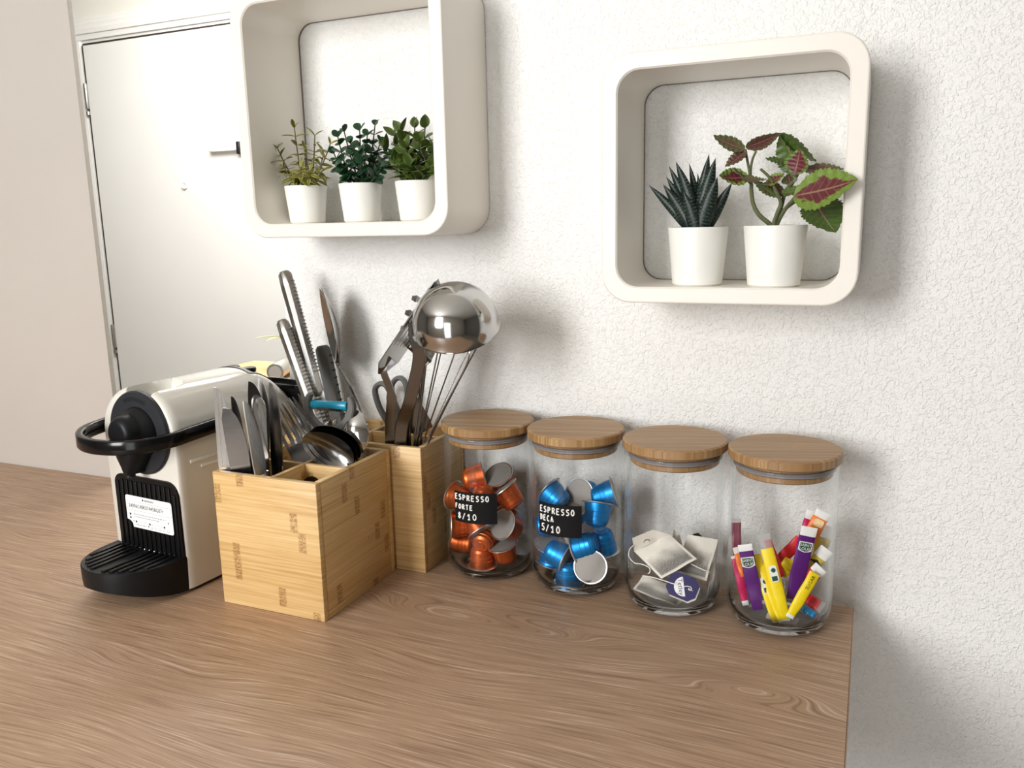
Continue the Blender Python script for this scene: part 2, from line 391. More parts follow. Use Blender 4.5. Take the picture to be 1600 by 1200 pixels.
# wall behind the camera, with the window and a second glazed opening added for fill light
WIN = (-1.55, -0.71, 0.20, 1.38); FILL_OPEN = (-0.52, 0.16, -0.93, 0.85)
slab('wall_front', -3.4, WIN[0], -2.6, -2.5, FZ, CZ, 'front_paint')
slab('wall_front', WIN[1], FILL_OPEN[0], -2.6, -2.5, FZ, CZ, 'front_paint')
slab('wall_front', FILL_OPEN[1], 2.5, -2.6, -2.5, FZ, CZ, 'front_paint')
slab('wall_front', FILL_OPEN[0], FILL_OPEN[1], -2.6, -2.5, FILL_OPEN[3], CZ, 'front_paint')
slab('wall_front', WIN[0], WIN[1], -2.6, -2.5, FZ, WIN[2], 'front_paint')
slab('wall_front', WIN[0], WIN[1], -2.6, -2.5, WIN[3], CZ, 'front_paint')
def window(name, x0, x1, z0, z1):
    m = MB(); y = -2.55; t = 0.05
    for (a, b, c, d) in ((x0, x0 + t, z0, z1), (x1 - t, x1, z0, z1), (x0, x1, z0, z0 + t), (x0, x1, z1 - t, z1), ((x0 + x1) / 2 - t / 2, (x0 + x1) / 2 + t / 2, z0, z1)):
        m.add(*g_box((a + b) / 2, y, (c + d) / 2, b - a, 0.06, d - c, 0.004, 1))
    o = structure(m.build(name, 'glazing_white'))
    for k in (0, 1):
        a = x0 + t if k == 0 else (x0 + x1) / 2 + t / 2; b = (x0 + x1) / 2 - t / 2 if k == 0 else x1 - t
        mesh_obj('pane', *g_box((a + b) / 2, y, (z0 + z1) / 2, b - a, 0.006, z1 - z0 - 2 * t), 'window_glass', o, smooth=False)
window('window_1', *WIN); window('fill_window', *FILL_OPEN)  # the second frame fills the opening added for fill light

# hall door in the far wall
dl = at(133, 72, HY - 0.012); DX0 = dl.x; DZ1 = dl.z; DX1 = DX0 + 0.84
m = MB(); prof = [(0.0, 0.085, 0.014), (0.012, 0.070, 0.022), (0.032, 0.05, 0.028)]
for (i, o_, d) in prof:
    m.add(*g_box(DX0 - (i + o_) / 2 - 0.006, HY - d / 2, (FZ + DZ1 + i + .0055) / 2, o_ - i, d, DZ1 + i + .0055 - FZ, 0.0008, 1))
    m.add(*g_box(DX1 + (i + o_) / 2 + 0.006, HY - d / 2, (FZ + DZ1 + i + .0055) / 2, o_ - i, d, DZ1 + i + .0055 - FZ, 0.0008, 1))
    m.add(*g_box((DX0 + DX1) / 2, HY - d / 2, DZ1 + 0.006 + (i + o_) / 2, DX1 - DX0 + 2 * o_ + .012, d, o_ - i, 0.0008, 1))
structure(m.build('trim_1', 'door_paint', sharp=30))
mesh_obj('rebate_shade', *g_box((DX0 + DX1) / 2, HY - 0.002, (FZ + DZ1) / 2, DX1 - DX0 + 0.012, 0.004, DZ1 - FZ + 0.012), 'hall_dark', bpy.data.objects['trim_1'], smooth=False)  # dark sheet behind the leaf, paints the shade in its gap
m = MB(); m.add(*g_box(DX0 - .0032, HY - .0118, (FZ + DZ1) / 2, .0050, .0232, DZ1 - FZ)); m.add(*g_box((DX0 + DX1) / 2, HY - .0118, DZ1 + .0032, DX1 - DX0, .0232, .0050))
m.build('door_gap_shade', 'hall_dark', bpy.data.objects['trim_1'], smooth=False)  # dark strips at left and top painting the shade of the door gap
door = structure(mesh_obj('door_1', *g_box((DX0 + DX1) / 2, HY - 0.014, (FZ + 0.01 + DZ1) / 2, DX1 - DX0, 0.02, DZ1 - FZ - 0.01, 0.002, 1), 'door_paint'))
for (u, v) in ((140, 150), (183, 525)):
    p = at(u, v, HY - 0.026); h = MB()
    h.add(*g_lathe([(0.006, -0.045), (0.007, -0.04), (0.007, 0.04), (0.006, 0.045)], 12, c=(DX0 - 0.004, HY - 0.028, p.z), cap0=True, cap1=True))
    h.add(*g_lathe([(0.0072, -0.047), (0.0072, -0.035)], 12, c=(DX0 - 0.004, HY - 0.028, p.z - 0.02), cap0=True, cap1=True))
    h.build('hinge', 'brushed_steel', door)
p = at(289, 290, HY - 0.025)
mesh_obj('peephole', *g_lathe([(0.0, -0.004), (0.006, -0.004), (0.011, -0.006), (0.013, -0.004), (0.013, 0.004)], 20, 'Y', c=(p.x, HY - 0.025, p.z)), 'door_paint', door)
p0 = at(330, 238, HY - 0.03); p1 = at(373, 234, HY - 0.03)
m = MB(); m.add(*g_box((p0.x + p1.x) / 2, HY - 0.034, p0.z + 0.012, p1.x - p0.x, 0.02, 0.024, 0.003, 2)); bo = m.build('door_bolt', 'door_paint', door)
mesh_obj('bolt_tip', *g_box(p1.x + 0.006, HY - 0.034, p1.z + 0.006, 0.014, 0.018, 0.042, 0.002, 1), 'deep_black', bo)

# hallway console with a steel tube and a plant standing on it
TZ = at(425, 581, 0.72).z
t = thing('hall_console', 'pale wood topped white console in the hallway behind the coffee machine', 'console', (-1.12, 0.72, FZ))
def loc(o, x, y, z): return (x - o.location.x, y - o.location.y, z - o.location.z)
wr = at(458, 590, 0.60).x
c = loc(t, wr - 0.16, 0.72, TZ - 0.016)
mesh_obj('console_top', *g_box(*c, 0.32, 0.26, 0.032, 0.003, 2), 'hall_wood', t)
for sx in (-1, 1):
    mesh_obj('side_panel', *g_box(c[0] + sx * 0.145, c[1], (TZ - 0.033 - FZ) / 2, 0.018, 0.24, TZ - 0.033 - FZ, 0.002, 1), 'hall_dark' if sx < 0 else 'pot_white', t)
mesh_obj('back_panel', *g_box(c[0], c[1] + 0.11, (TZ - 0.033 - FZ) / 2, 0.27, 0.012, TZ - 0.033 - FZ, 0.001, 1), 'hall_dark', t)
ra = at(429, 571, 0.62); rb = at(462, 556, 0.80); rz = TZ + 0.021
r = thing('steel_tube', 'short brushed steel tube lying on the hallway console', 'tube', (ra.x, 0.62, rz))
d_ = V((rb.x - ra.x, 0.18, 0)).normalized()
L = 0.2; rr = 0.020
mesh_obj('tube_wall', *g_tube([V((0, 0, 0)) + d_ * k for k in (0, 0.002, L - .002, L)], [rr - .001, rr, rr, rr - .001], 32, cap=True), 'brushed_steel', r)
mesh_obj('end_cap', *g_tube([d_ * -0.0015, d_ * 0.001], [rr * .72, rr * .76], 32, cap=True), 'rim_metal', r)
pb = at(448, 560, 0.80)
pl = thing('hall_plant', 'narrow leaf of a pale potted plant beyond the knife handles in the hallway', 'plant', (pb.x + 0.012, 0.82, TZ))
mesh_obj('vase', *g_lathe([(0.0, 0.002), (0.016, 0.0), (0.019, 0.004), (0.019, 0.095), (0.0175, 0.097), (0.0165, 0.09)], 24), 'pot_white', pl)
plain('pale_leaf', srgb(190, 196, 140), 0.5, var=0.15, scale=60)
def blade_leaf(parent, p0, p1, wd, mat, up=(0, 0, 1), arch=0.0, name='leaf', cup=0.25):
    p0, p1, up = V(p0), V(p1), V(up); d = p1 - p0; side = d.cross(up).normalized(); nn = side.cross(d).normalized(); L_ = d.length
    def fn(u, v):
        s = (v - .5) * 2; wv = wd * .5 * (sin(pi * min(1, u * .93 + .05)) ** .8)
        return p0 + d * u + side * (s * wv) + nn * (arch * L_ * sin(pi * u) + cup * abs(s) * wv)
    return mesh_obj(name, *g_grid(fn, 8, 2, 0.0006), mat, parent)
def inv(o, p): return V(p) - o.location
for (u0, v0, y0, u1, v1, y1, wd) in ((452, 528, .82, 397, 529, .72, .014), (450, 528, .82, 415, 534, .70, .012), (455, 526, .82, 500, 500, .85, .014), (453, 526, .82, 470, 470, .88, .014)):
    blade_leaf(pl, inv(pl, at(u0, v0, y0)), inv(pl, at(u1, v1, y1)), wd, 'pale_leaf', arch=0.04)
for (u1, v1, y1) in ((452, 527, .82), (454, 526, .82)):
    q = inv(pl, at(u1, v1, y1)); mesh_obj('stem', *g_tube([V((0, 0, .06)), V((q.x * .5, q.y * .5, (q.z + .06) / 2)), q], .002, 6), 'stem_green', pl)

# ------------------------------------------------------------------ worktop
XE = -0.0206
wt = thing('worktop', 'oak effect kitchen worktop along the white textured wall', 'worktop', (0, 0, 0))
TH = 0.034
poly = [(XE, 0.0), (XE, -0.66), (-1.9, -0.66), (-1.9, 0.068), (-0.80, 0.068), (-0.80, 0.028), (-0.72, 0.0)]
n_ = len(poly); vs = [V((x, y, -TH)) for x, y in poly] + [V((x, y, 0)) for x, y in poly]
fs = [list(range(n_))[::-1], list(range(n_, 2 * n_))] + [[i, (i + 1) % n_, n_ + (i + 1) % n_, n_ + i] for i in range(n_)]
mesh_obj('board', vs, fs, 'oak_worktop', wt, smooth=False)
mesh_obj('edge_band', *g_box(XE + 0.0007, -0.33, -TH / 2 - 0.0002, 0.0012, 0.66, TH - 0.0006, 0.0003, 1), 'oak_edge', wt)
mesh_obj('front_edge_band', *g_box((XE - 1.9) / 2, -0.6607, -TH / 2 - 0.0002, XE + 1.9, 0.0012, TH - 0.0006, 0.0003, 1), 'oak_edge', wt)
for k in (-1.86, -0.95):
    mesh_obj('support_panel', *g_box(k, -0.30, (FZ - TH) / 2, 0.02, 0.56, -FZ - TH - 0.001, 0.001, 1), 'pot_white', wt)

# ------------------------------------------------------------------ wall cube shelves
def cube_shelf(x0, x1, z0, z1, yf, t, R, label):
    o = thing('cube_shelf', label, 'shelf', ((x0 + x1) / 2, WY - 0.0015, z0), 'white wall cubes')
    w_, h_ = (x1 - x0) / 2, z1 - z0; y0 = 0.0; y1 = yf - (WY - 0.0015)
    out = rrect(-w_, 0, w_, h_, R); inn = rrect(-w_ + t, t, w_ - t, h_ - t, R - t * .55)
    n_ = len(out); e = 0.0016
    so = rrect(-w_ + e, e, w_ - e, h_ - e, R - e); si = rrect(-w_ + t - e, t - e, w_ - t + e, h_ - t + e, R - t * .55 + e)
    loops = [[(x, y0, z) for x, z in inn], [(x, y0, z) for x, z in out], [(x, y1 + e, z) for x, z in out], [(x, y1 + e * .3, z) for x, z in rrect(-w_ + e * .3, e * .3, w_ - e * .3, h_ - e * .3, R)],
             [(x, y1, z) for x, z in so], [(x, y1, z) for x, z in si], [(x, y1 + e, z) for x, z in inn]]
    vs = [p for l in loops for p in l]; fs = []
    for j in range(len(loops)):
        j2 = (j + 1) % len(loops)
        for k in range(n_): fs.append([j * n_ + k, j * n_ + (k + 1) % n_, j2 * n_ + (k + 1) % n_, j2 * n_ + k])
    mesh_obj('frame', vs, fs, 'shelf_lacquer', o, sharp=18)
    # thin grey strip painting the gap's shade where the cube meets the wall
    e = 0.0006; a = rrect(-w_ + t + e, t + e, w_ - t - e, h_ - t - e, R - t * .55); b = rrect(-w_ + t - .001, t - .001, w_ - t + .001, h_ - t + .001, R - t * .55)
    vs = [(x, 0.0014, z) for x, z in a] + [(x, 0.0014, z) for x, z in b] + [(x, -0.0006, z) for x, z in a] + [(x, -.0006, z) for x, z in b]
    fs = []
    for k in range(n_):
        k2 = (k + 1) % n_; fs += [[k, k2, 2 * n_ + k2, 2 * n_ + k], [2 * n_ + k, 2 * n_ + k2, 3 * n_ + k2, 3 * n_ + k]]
    mesh_obj('back_gap_shade', vs, fs, 'seam_grey', o)
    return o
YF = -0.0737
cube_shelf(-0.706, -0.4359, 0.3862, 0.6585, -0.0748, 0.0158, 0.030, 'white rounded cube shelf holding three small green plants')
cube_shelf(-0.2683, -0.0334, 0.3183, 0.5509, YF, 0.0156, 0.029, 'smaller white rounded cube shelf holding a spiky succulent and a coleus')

# ------------------------------------------------------------------ potted plants
def pot(parent, r1, r0, h):
    pr = [(0.0, 0.0), (r0 - .002, 0.0), (r0, 0.0015), (r1 - .0003, h - .001), (r1 - .0008, h), (r1 - .0022, h), (r1 - .0026, h - .002), (r1 - .004, h - .007)]
    o = mesh_obj('pot', *g_lathe(pr, 48), 'pot_white', parent, sharp=35)
    q = r1 - .0036
    mesh_obj('soil', *g_lathe([(0.0, h - .0058), (q * .6, h - .0062), (q, h - .0070)], 24), 'soil', parent); return o
FL1 = 0.3862 + 0.0158; FL2 = 0.3183 + 0.0156
def leaf_mesh(name, L, W, shape, mat, cup=0.2, bend=0.15, nu=6, fold=0.0):
    def fn(u, v):
        s = (v - .5) * 2
        wv = W * .5 * shape(u)
        return V((s * wv, cup * W * (s * s - .3) * shape(u) * .5 - bend * L * u * u + fold * abs(s) * wv, L * u))
    vs, fs = g_grid(fn, nu, 2, 0.00035)
    o = mesh_obj(name, vs, fs, mat); me = o.data; bpy.data.objects.remove(o); return me
def leaf_at(me, parent, base, d, nrm, sc=1.0, name='leaf'):
    o = bpy.data.objects.new(name, me); C.objects.link(o); o.parent = parent
    mw = frame(base, V(base) + V(d), nrm); o.matrix_local = mw @ Matrix.Scale(sc, 4); return o
lance = lambda u: max(0.02, sin(pi * min(1, (u * .94 + .04))) ** .9)
round_ = lambda u: max(0.04, (sin(pi * min(1, (u * .97 + .0)) ** 1.35)) ** .55)
ovate = lambda u: max(0.03, sin(pi * (u ** .8) * .985 + .02) ** .8)
def leaf_mat(name, base, edge, rough=0.4, e0=0.62, vein=None):
    n = N(name)
    tc = n.n('ShaderNodeTexCoord'); sep = n.n('ShaderNodeSeparateXYZ'); n.l(tc.outputs['Generated'], sep.inputs[0])
    ax = n.math('MULTIPLY', n.math('ABSOLUTE', n.math('SUBTRACT', sep.outputs[0], .5)), 2.0)
    ns = n.noise(n.coord((300, 300, 300)), 1, 2)
    f = n.math('ADD', ax, n.math('MULTIPLY', n.math('SUBTRACT', ns, .5), .3))
    oi = n.n('ShaderNodeObjectInfo')
    c = n.ramp(f, [(e0 - .1, base), (e0 + .15, edge)])
    c = n.mix(n.math('MULTIPLY', oi.outputs['Random'], .35), c, tuple(x * .55 for x in base[:3]) + (1,))
    n.set(c, rough); M[name] = n.m
leaf_mat('leaf_variegated', srgb(112, 112, 40), srgb(188, 180, 104), e0=.66)
leaf_mat('leaf_dark_round', srgb(28, 66, 38), srgb(44, 84, 48), .35)
leaf_mat('leaf_olive', srgb(66, 86, 32), srgb(100, 118, 48), .32)
L_lance = leaf_mesh('leaf_lance', .0175, .0056, lance, 'leaf_variegated', bend=.35)
L_round = leaf_mesh('leaf_round', .0125, .0112, round_, 'leaf_dark_round', bend=.12)
L_ovate = leaf_mesh('leaf_ovate', .021, .0125, ovate, 'leaf_olive', bend=.15, cup=.3)

PY = -0.022
def small_plant(name, label, u, r1, stems, rng, me, stem_mat, pairs, sc, up, tips, hfun):
    p = at(u, 320, PY); r1 = .0254; t = thing(name, label, 'potted plant', (p.x, PY, FL1), 'plants in the left cube shelf')
    pot(t, r1, r1 * .81, .0445)
    for k, (tu, tv, dy) in enumerate(stems):
        q = at(tu, tv, PY + dy) - t.location; q = V(q)
        b = V((q.x * .18 + rng.uniform(-.004, .004), q.y * .2 + rng.uniform(-.003, .003), .038))
        mid = b.lerp(q, .5) + V((q.x * .10, q.y * .1, -.002 if abs(q.x) > .015 else .002))
        path = [b * (1 - s) ** 2 + mid * 2 * s * (1 - s) + q * s * s for s in [i / 6 for i in range(7)]]
        mesh_obj('stem', *g_tube(path, [.0011, .0011, .001, .0009, .0009, .0008, .0007], 5), stem_mat, t)
        n_ = pairs + 2
        ph = rng.uniform(0, 3)
        for i in range(n_):
            s = .15 + .85 * i / (n_ - 1); j = min(5, int(s * 6)); a = path[j].lerp(path[j + 1], s * 6 - j)
            T = (path[j + 1] - path[j]).normalized()
            for sd in (0, 1):
                an = ph + i * 1.57 + sd * pi + rng.uniform(-.3, .3)
                side = (T.orthogonal().normalized() * cos(an) + T.cross(T.orthogonal().normalized()) * sin(an))
                lift = up + (.9 if i >= n_ - 1 else 0) + rng.uniform(-.15, .45)
                d = (side + T * lift).normalized()
                if a.z < .047 and d.z < .3: continue
                leaf_at(me, t, a, d, (T - side * .35 + V((rng.uniform(-.5, .2), rng.uniform(-1.3, .1), .2))), sc * rng.uniform(.75, 1.1) * (.8 if i >= n_ - 2 else 1))
    return t
rg = random.Random(3)
small_plant('variegated_plant', 'small plant with thin yellow green variegated leaves in a white pot', 479.5, .0312,
    [(460, 200, 0), (492, 212, .004), (434, 232, -.006), (444, 262, -.014), (506, 240, .002), (516, 225, -.002), (470, 262, -.022), (484, 268, -.026), (458, 275, -.02), (502, 268, -.014), (476, 232, .010)],
    rg, L_lance, 'stem_brown', 5, 1.0, .25, None, None)
small_plant('round_leaf_plant', 'small plant with round dark green leaves in a white pot, middle of three', 564.5, .0312,
    [(586, 196, 0), (562, 204, -.006), (538, 206, .004), (528, 214, -.008), (548, 224, -.018), (574, 212, -.012), (594, 222, .006), (522, 240, -.002), (604, 240, -.01), (564, 240, -.024), (534, 262, -.016), (596, 262, -.016), (580, 238, .012)],
    rg, L_round, 'stem_dark', 5, 1.0, .45, None, None)
small_plant('ovate_leaf_plant', 'small plant with pointed olive green oval leaves in a white pot', 653, .0312,
    [(616, 212, .002), (628, 206, -.01), (606, 232, -.006), (634, 232, -.02), (648, 200, -.004), (664, 200, -.01), (655, 222, -.022), (676, 228, -.016), (642, 258, -.024), (622, 256, -.012), (672, 260, -.02)],
    rg, L_ovate, 'stem_dark', 4, 1.0, .75, None, None)

# spiky succulent with pale ridges
n = N('haworthia'); co = n.coord((1, 1, 1)); sep = n.n('ShaderNodeSeparateXYZ'); n.l(co, sep.inputs[0])
wv = n.math('SINE', n.math('ADD', n.math('MULTIPLY', sep.outputs[2], 1900.0), n.math('MULTIPLY', n.noise(n.coord((400, 400, 60)), 1, 2), 5.0)))
rp = n.ramp(wv, [(0.45, (0, 0, 0, 1)), (0.8, (1, 1, 1, 1))])
patch = n.ramp(n.noise(n.coord((350, 350, 120)), 1, 2), [(.42, (0, 0, 0, 1)), (.6, (1, 1, 1, 1))])
n.set(n.mix(n.math('MULTIPLY', n.math('MULTIPLY', rp, patch), .55), srgb(15, 32, 27), srgb(92, 116, 100)), .42); n.bump(rp, .5, .0006); M['haworthia'] = n.m
R1 = 0.0292; RY = -0.040
pp = at(1090, 400, RY)
suc = thing('succulent', 'spiky dark green succulent with pale ridges in a white pot', 'potted plant', (pp.x, RY, FL2), 'plants in the right cube shelf')
pot(suc, R1, R1 * .82, .0560)
def spike(p1, p0, wd, dep, nr):
    p0, p1 = V(p0), V(p1); L = (p1 - p0).length
    def fn(u, v):
        a = (v) * 2 * pi; k = (sin(pi * min(1, .22 + u * .80)) ** .75) if u < .985 else 0.01
        bend = .10 * L * sin(pi * u) * .6
        y = sin(a) * dep * k; y = y * .45 if y < 0 else y
        return V((cos(a) * wd * .5 * k, y - bend, L * u))
    vs, fs = g_grid(fn, 14, 10)
    # teeth bumps along edges come from slightly pinched rings
    o = mesh_obj('leaf', vs, fs, 'haworthia', suc); o.matrix_local = frame(p0, p1, nr)
for (u, v, dy, bu, bv, by, wd) in [(1013.5, 289, -.004, 1080, 352, -.004, .0085), (1036, 288, -.006, 1082, 352, -.006, .011), (1041, 276, .004, 1084, 352, .002, .010), (1045, 259, .006, 1085, 352, .004, .010),
        (1056, 252.5, -.002, 1089, 352, 0, .0125), (1077, 255, .012, 1090, 352, .008, .009), (1090, 270, .016, 1091, 352, .01, .008), (1108, 240.5, .004, 1092, 352, .003, .0115),
        (1118, 247, -.008, 1091, 352, -.005, .0135), (1114, 268, .008, 1094, 352, .006, .010), (1121, 277, -.018, 1094, 354, -.012, .0140), (1144, 285, -.006, 1102, 352, -.006, .0095),
        (1068, 300, -.020, 1088, 354, -.014, .0125), (1100, 285, .02, 1094, 352, .012, .009)]:
    p1 = at(u, v, RY + dy) - suc.location; p0 = at(bu, bv, RY + by) - suc.location; p0.z = min(p0.z, .0515)
    out = V((p1.x - p0.x, p1.y - p0.y - .006, 0)); out = out.normalized() if out.length > 1e-4 else V((0, -1, 0))
    wd *= 1.18
    spike(p1, p0, wd, wd * .36, V((out.x * .5, -1, 0.25)))

# coleus: toothed leaves, green margin and burgundy heart
def coleus_mat(name, green, heart, amount, back=False):
    n = N(name); tc = n.n('ShaderNodeTexCoord'); sep = n.n('ShaderNodeSeparateXYZ'); n.l(tc.outputs['UV'], sep.inputs[0])
    ax = n.math('ABSOLUTE', n.math('MULTIPLY', n.math('SUBTRACT', sep.outputs[1], .5), 2.0)); u = sep.outputs[0]
    ns = n.noise(tc.outputs['UV'], 7, 4, .65)
    veinc = n.math('SUBTRACT', u, n.math('MULTIPLY', ax, .22)); vw = n.math('ABSOLUTE', n.math('SINE', n.math('MULTIPLY', veinc, 26.0)))
    vein = n.math('LESS_THAN', vw, .16); mid = n.math('LESS_THAN', ax, .045)
    f = n.math('ADD', n.math('ADD', ax, n.math('MULTIPLY', n.math('ABSOLUTE', n.math('SUBTRACT', u, .42)), .9)), n.math('MULTIPLY', n.math('SUBTRACT', ns, .5), 1.1))
    h = n.ramp(f, [(amount - .05, (1, 1, 1, 1)), (amount + .07, (0, 0, 0, 1))])
    g = n.ramp(n.noise(tc.outputs['UV'], 14, 3), [(.3, tuple(x * .75 for x in green[:3]) + (1,)), (.7, green)])
    c = n.mix(h, g, heart)
    c = n.mix(n.math('MULTIPLY', n.math('MAXIMUM', n.math('MULTIPLY', vein, .5), mid), .45), c, srgb(176, 150, 120))
    n.set(c, .45); M[name] = n.m
coleus_mat('coleus_bright', srgb(112, 140, 52), srgb(92, 34, 40), .62)
coleus_mat('coleus_heart', srgb(100, 128, 50), srgb(96, 24, 38), .80)
coleus_mat('coleus_green', srgb(78, 104, 44), srgb(88, 70, 46), .12)
coleus_mat('coleus_olive', srgb(92, 96, 58), srgb(92, 62, 52), .42)
coleus_mat('coleus_brown', srgb(92, 88, 56), srgb(92, 50, 50), .72)
cp = at(1210, 400, RY - .004)
col_ = thing('coleus', 'plant with toothed green and burgundy leaves on bent stems in a white pot', 'potted plant', (cp.x, RY - .004, FL2), 'plants in the right cube shelf')
pot(col_, R1, R1 * .82, .0565)
def z8(x, y, dy): return at(1000 + x * .21875, 200 + y * .21875, RY + dy) - col_.location
def coleus_leaf(p0, p1, wd, mat, nr, arch=.1, cup=.25, teeth=14):
    p0, p1 = V(p0), V(p1); L = (p1 - p0).length
    def fn(u, v):
        s = (v - .5) * 2; b = max(.015, sin(pi * (u ** .75) * .99 + .01) ** .85)
        tooth = 1 + (.16 * (((u * teeth) % 1.0) - .5) if abs(s) > .9 else 0)
        wv = wd * .5 * b * tooth
        return V((s * wv, cup * abs(s) ** 1.3 * wv - arch * L * sin(pi * u * .9) + .0006 * sin(u * 40) * (abs(s) > .4), L * u))
    nu, nv = teeth * 3, 6
    vs, fs = g_grid(fn, nu, nv, .0004)
    o = mesh_obj('leaf', vs, fs, mat, col_, sharp=60); o.matrix_local = frame(p0, p1, nr)
    uv = o.data.uv_layers.new(name='UVMap'); K = (nu + 1) * (nv + 1)
    for lp in o.data.loops:
        k = lp.vertex_index % K; uv.data[lp.index].uv = ((k // (nv + 1)) / nu, (k % (nv + 1)) / nv)
T_ = V((0, -1, 0))
for (x0, y0, d0, x1, y1, d1, wd, mat, nr, arch, cup) in [
        (750, 152, .0, 528, 52, -.010, .026, 'coleus_olive', (0.2, -.75, .65), .06, .15),
        (755, 140, .002, 1003, 34, -.002, .021, 'coleus_brown', (.2, -.7, -.5), -.05, .2),
        (757, 165, -.002, 610, 272, -.012, .021, 'coleus_brown', (-.4, -.8, .4), .06, .3),
        (1130, 330, .012, 1000, 38, .006, .042, 'coleus_green', (-.6, -.8, .2), .05, .3),
        (1000, 42, .008, 1262, 232, .010, .036, 'coleus_green', (.4, -.4, .75), .08, .25),
        (1075, 235, .014, 898, 214, .008, .016, 'coleus_green', (0, -.6, .7), .05, .15),
        (1105, 330, -.004, 1142, 148, -.010, .033, 'coleus_heart', (-.25, -1, .05), .04, .2),
        (1098, 485, -.024, 1548, 364, -.052, .058, 'coleus_bright', (.1, -.85, .45), .05, .16),
        (1180, 290, .006, 1452, 285, -.004, .036, 'coleus_brown', (.1, -.45, .8), .10, .2),
        (1235, 500, -.006, 1398, 742, -.026, .058, 'coleus_green', (.5, -1, .25), .05, .2),
        (770, 345, -.008, 572, 335, -.030, .030, 'coleus_bright', (-.1, -.9, .45), .12, .25),
        (660, 285, -.014, 985, 385, -.010, .012, 'coleus_olive', (.2, -.35, .9), .16, .2),
        (830, 400, -.002, 985, 502, -.006, .018, 'coleus_green', (.2, -.5, -.8), .05, .2),
        (900, 395, -.006, 1026, 325, -.014, .018, 'coleus_bright', (.0, -.8, .55), .10, .3),
        (870, 405, .0, 1060, 480, .0, .022, 'coleus_brown', (.1, -.7, .4), .05, .2),
        (1010, 460, -.010, 1218, 395, -.020, .017, 'coleus_green', (0, -.7, .7), .14, .3),
        (1070, 400, -.004, 1060, 330, -.012, .020, 'coleus_olive', (0, -1, .3), .10, .25),
        (720, 345, -.01, 900, 360, -.02, .014, 'coleus_olive', (0, -.5, .8), .1, .2)]:
    coleus_leaf(z8(x0, y0, d0), z8(x1, y1, d1), wd * .70, mat, nr, arch, cup)
def stem(pts, r0, r1):
    P = [z8(*q) for q in pts]; out = []
    for i in range(len(P) - 1):                       # Catmull-Rom
        a, b, c_, d = P[max(i - 1, 0)], P[i], P[i + 1], P[min(i + 2, len(P) - 1)]
        for k in range(5):
            t = k / 5; out.append(.5 * (2 * b + (c_ - a) * t + (2 * a - 5 * b + 4 * c_ - d) * t * t + (3 * b - a - 3 * c_ + d) * t ** 3))
    out.append(P[-1]); m_ = len(out)
    mesh_obj('stem', *g_tube(out, [r0 + (r1 - r0) * i / (m_ - 1) for i in range(m_)], 8), 'stem_green', col_)
stem([(945, 715, -.002), (925, 685, -.002), (850, 620, -.004), (808, 540, -.004), (795, 440, -.004), (792, 395, -.004), (745, 350, -.008)], .0024, .0016)
stem([(960, 715, -.002), (958, 680, -.002), (985, 600, -.004), (1005, 530, -.006), (965, 440, -.008), (930, 360, -.008), (860, 292, -.010)], .0024, .0012)
stem([(975, 715, .0), (980, 680, .0), (1030, 590, -.004), (1100, 505, -.012), (1118, 470, -.014)], .0024, .0014)
stem([(965, 715, .003), (975, 660, .003), (1010, 560, .002), (1040, 450, .0), (1085, 390, -.004), (1110, 325, -.004)], .0022, .0013)
stem([(792, 400, -.004), (785, 330, -.002), (770, 250, .0), (752, 150, .0)], .0015, .0011)
stem([(790, 390, -.002), (790, 300, .0), (805, 220, .001), (830, 165, .001)], .0014, .001)
stem([(1000, 610, .0), (1080, 545, -.002), (1160, 500, -.004), (1240, 502, .0)], .0018, .001)
stem([(1030, 470, .002), (1090, 400, .006), (1130, 330, .012)], .0014, .001)

# ------------------------------------------------------------------ coffee machine
th = radians(-5)
MO = V((-0.75877, -0.21517, 0))
mach = thing('coffee_machine', 'cream and black capsule coffee machine with a white sticker on its front', 'coffee machine', MO)
mach.rotation_euler = (0, 0, th)
def outline(ht, wd, z0=0.004, top=0.23):
    """half-width bottom .0595, arched top; returns list (x,z) from bottom-left round the top to bottom-right"""
    pts = []
    zc = .172; R = .0585
    for k in range(9): z = z0 + (zc - z0) * k / 8; pts.append((-wd * (1.0 - .02 * (1 - k / 8)), z))
    for k in range(1, 120):
        a = pi - pi * k / 120; e = .92
        cx, cz = cos(a), sin(a)
        pts.append((wd * (abs(cx) ** e) * (1 if cx > 0 else -1), zc + (ht - zc) * (cz ** e)))
    for k in range(8, -1, -1): z = z0 + (zc - z0) * k / 8; pts.append((wd * (1.0 - .02 * (1 - k / 8)), z))
    return pts
st = [(0.0, -.008, .95), (.0012, -.004, .975), (.004, -.001, .99), (.008, 0, 1), (.0115, 0, 1)] + [(y / 1000, 0, 1) for y in range(14, 136, 3)] + [(.140, -.0004, 1), (.148, -.0015, .998), (.156, -.004, .99), (.164, -.008, .98), (.172, -.014, .965), (.180, -.023, .94), (.186, -.034, .91), (.190, -.048, .86)]
vs, fs = [], []; rows = []
for (y, dz, ws) in st:
    pts = outline(.2295 + dz, .0598 * ws); row = []
    for (x, z) in pts:
        # lever slot in the top front
        e = .0185 * sqrt(max(0, 1 - max(0, (y - .030) / .026) ** 2)) if y < .056 else 0
        xo = x - .005
        if z > .21 and abs(xo) < e + .002 and e > 0:
            k = min(1, max(0, (e + .002 - abs(xo)) / .003)); z = z - k * (z - .2135)
        row.append(len(vs)); vs.append((x, y, z))
    rows.append(row)
for a, b in zip(rows, rows[1:]):
    for k in range(len(a) - 1): fs.append([a[k], a[k + 1], b[k + 1], b[k]])
    fs.append([a[-1], a[0], b[0], b[-1]])
fs.append(rows[0]); fs.append(rows[-1][::-1])
body = mesh_obj('housing', vs, fs, 'gloss_white', mach, sharp=50)
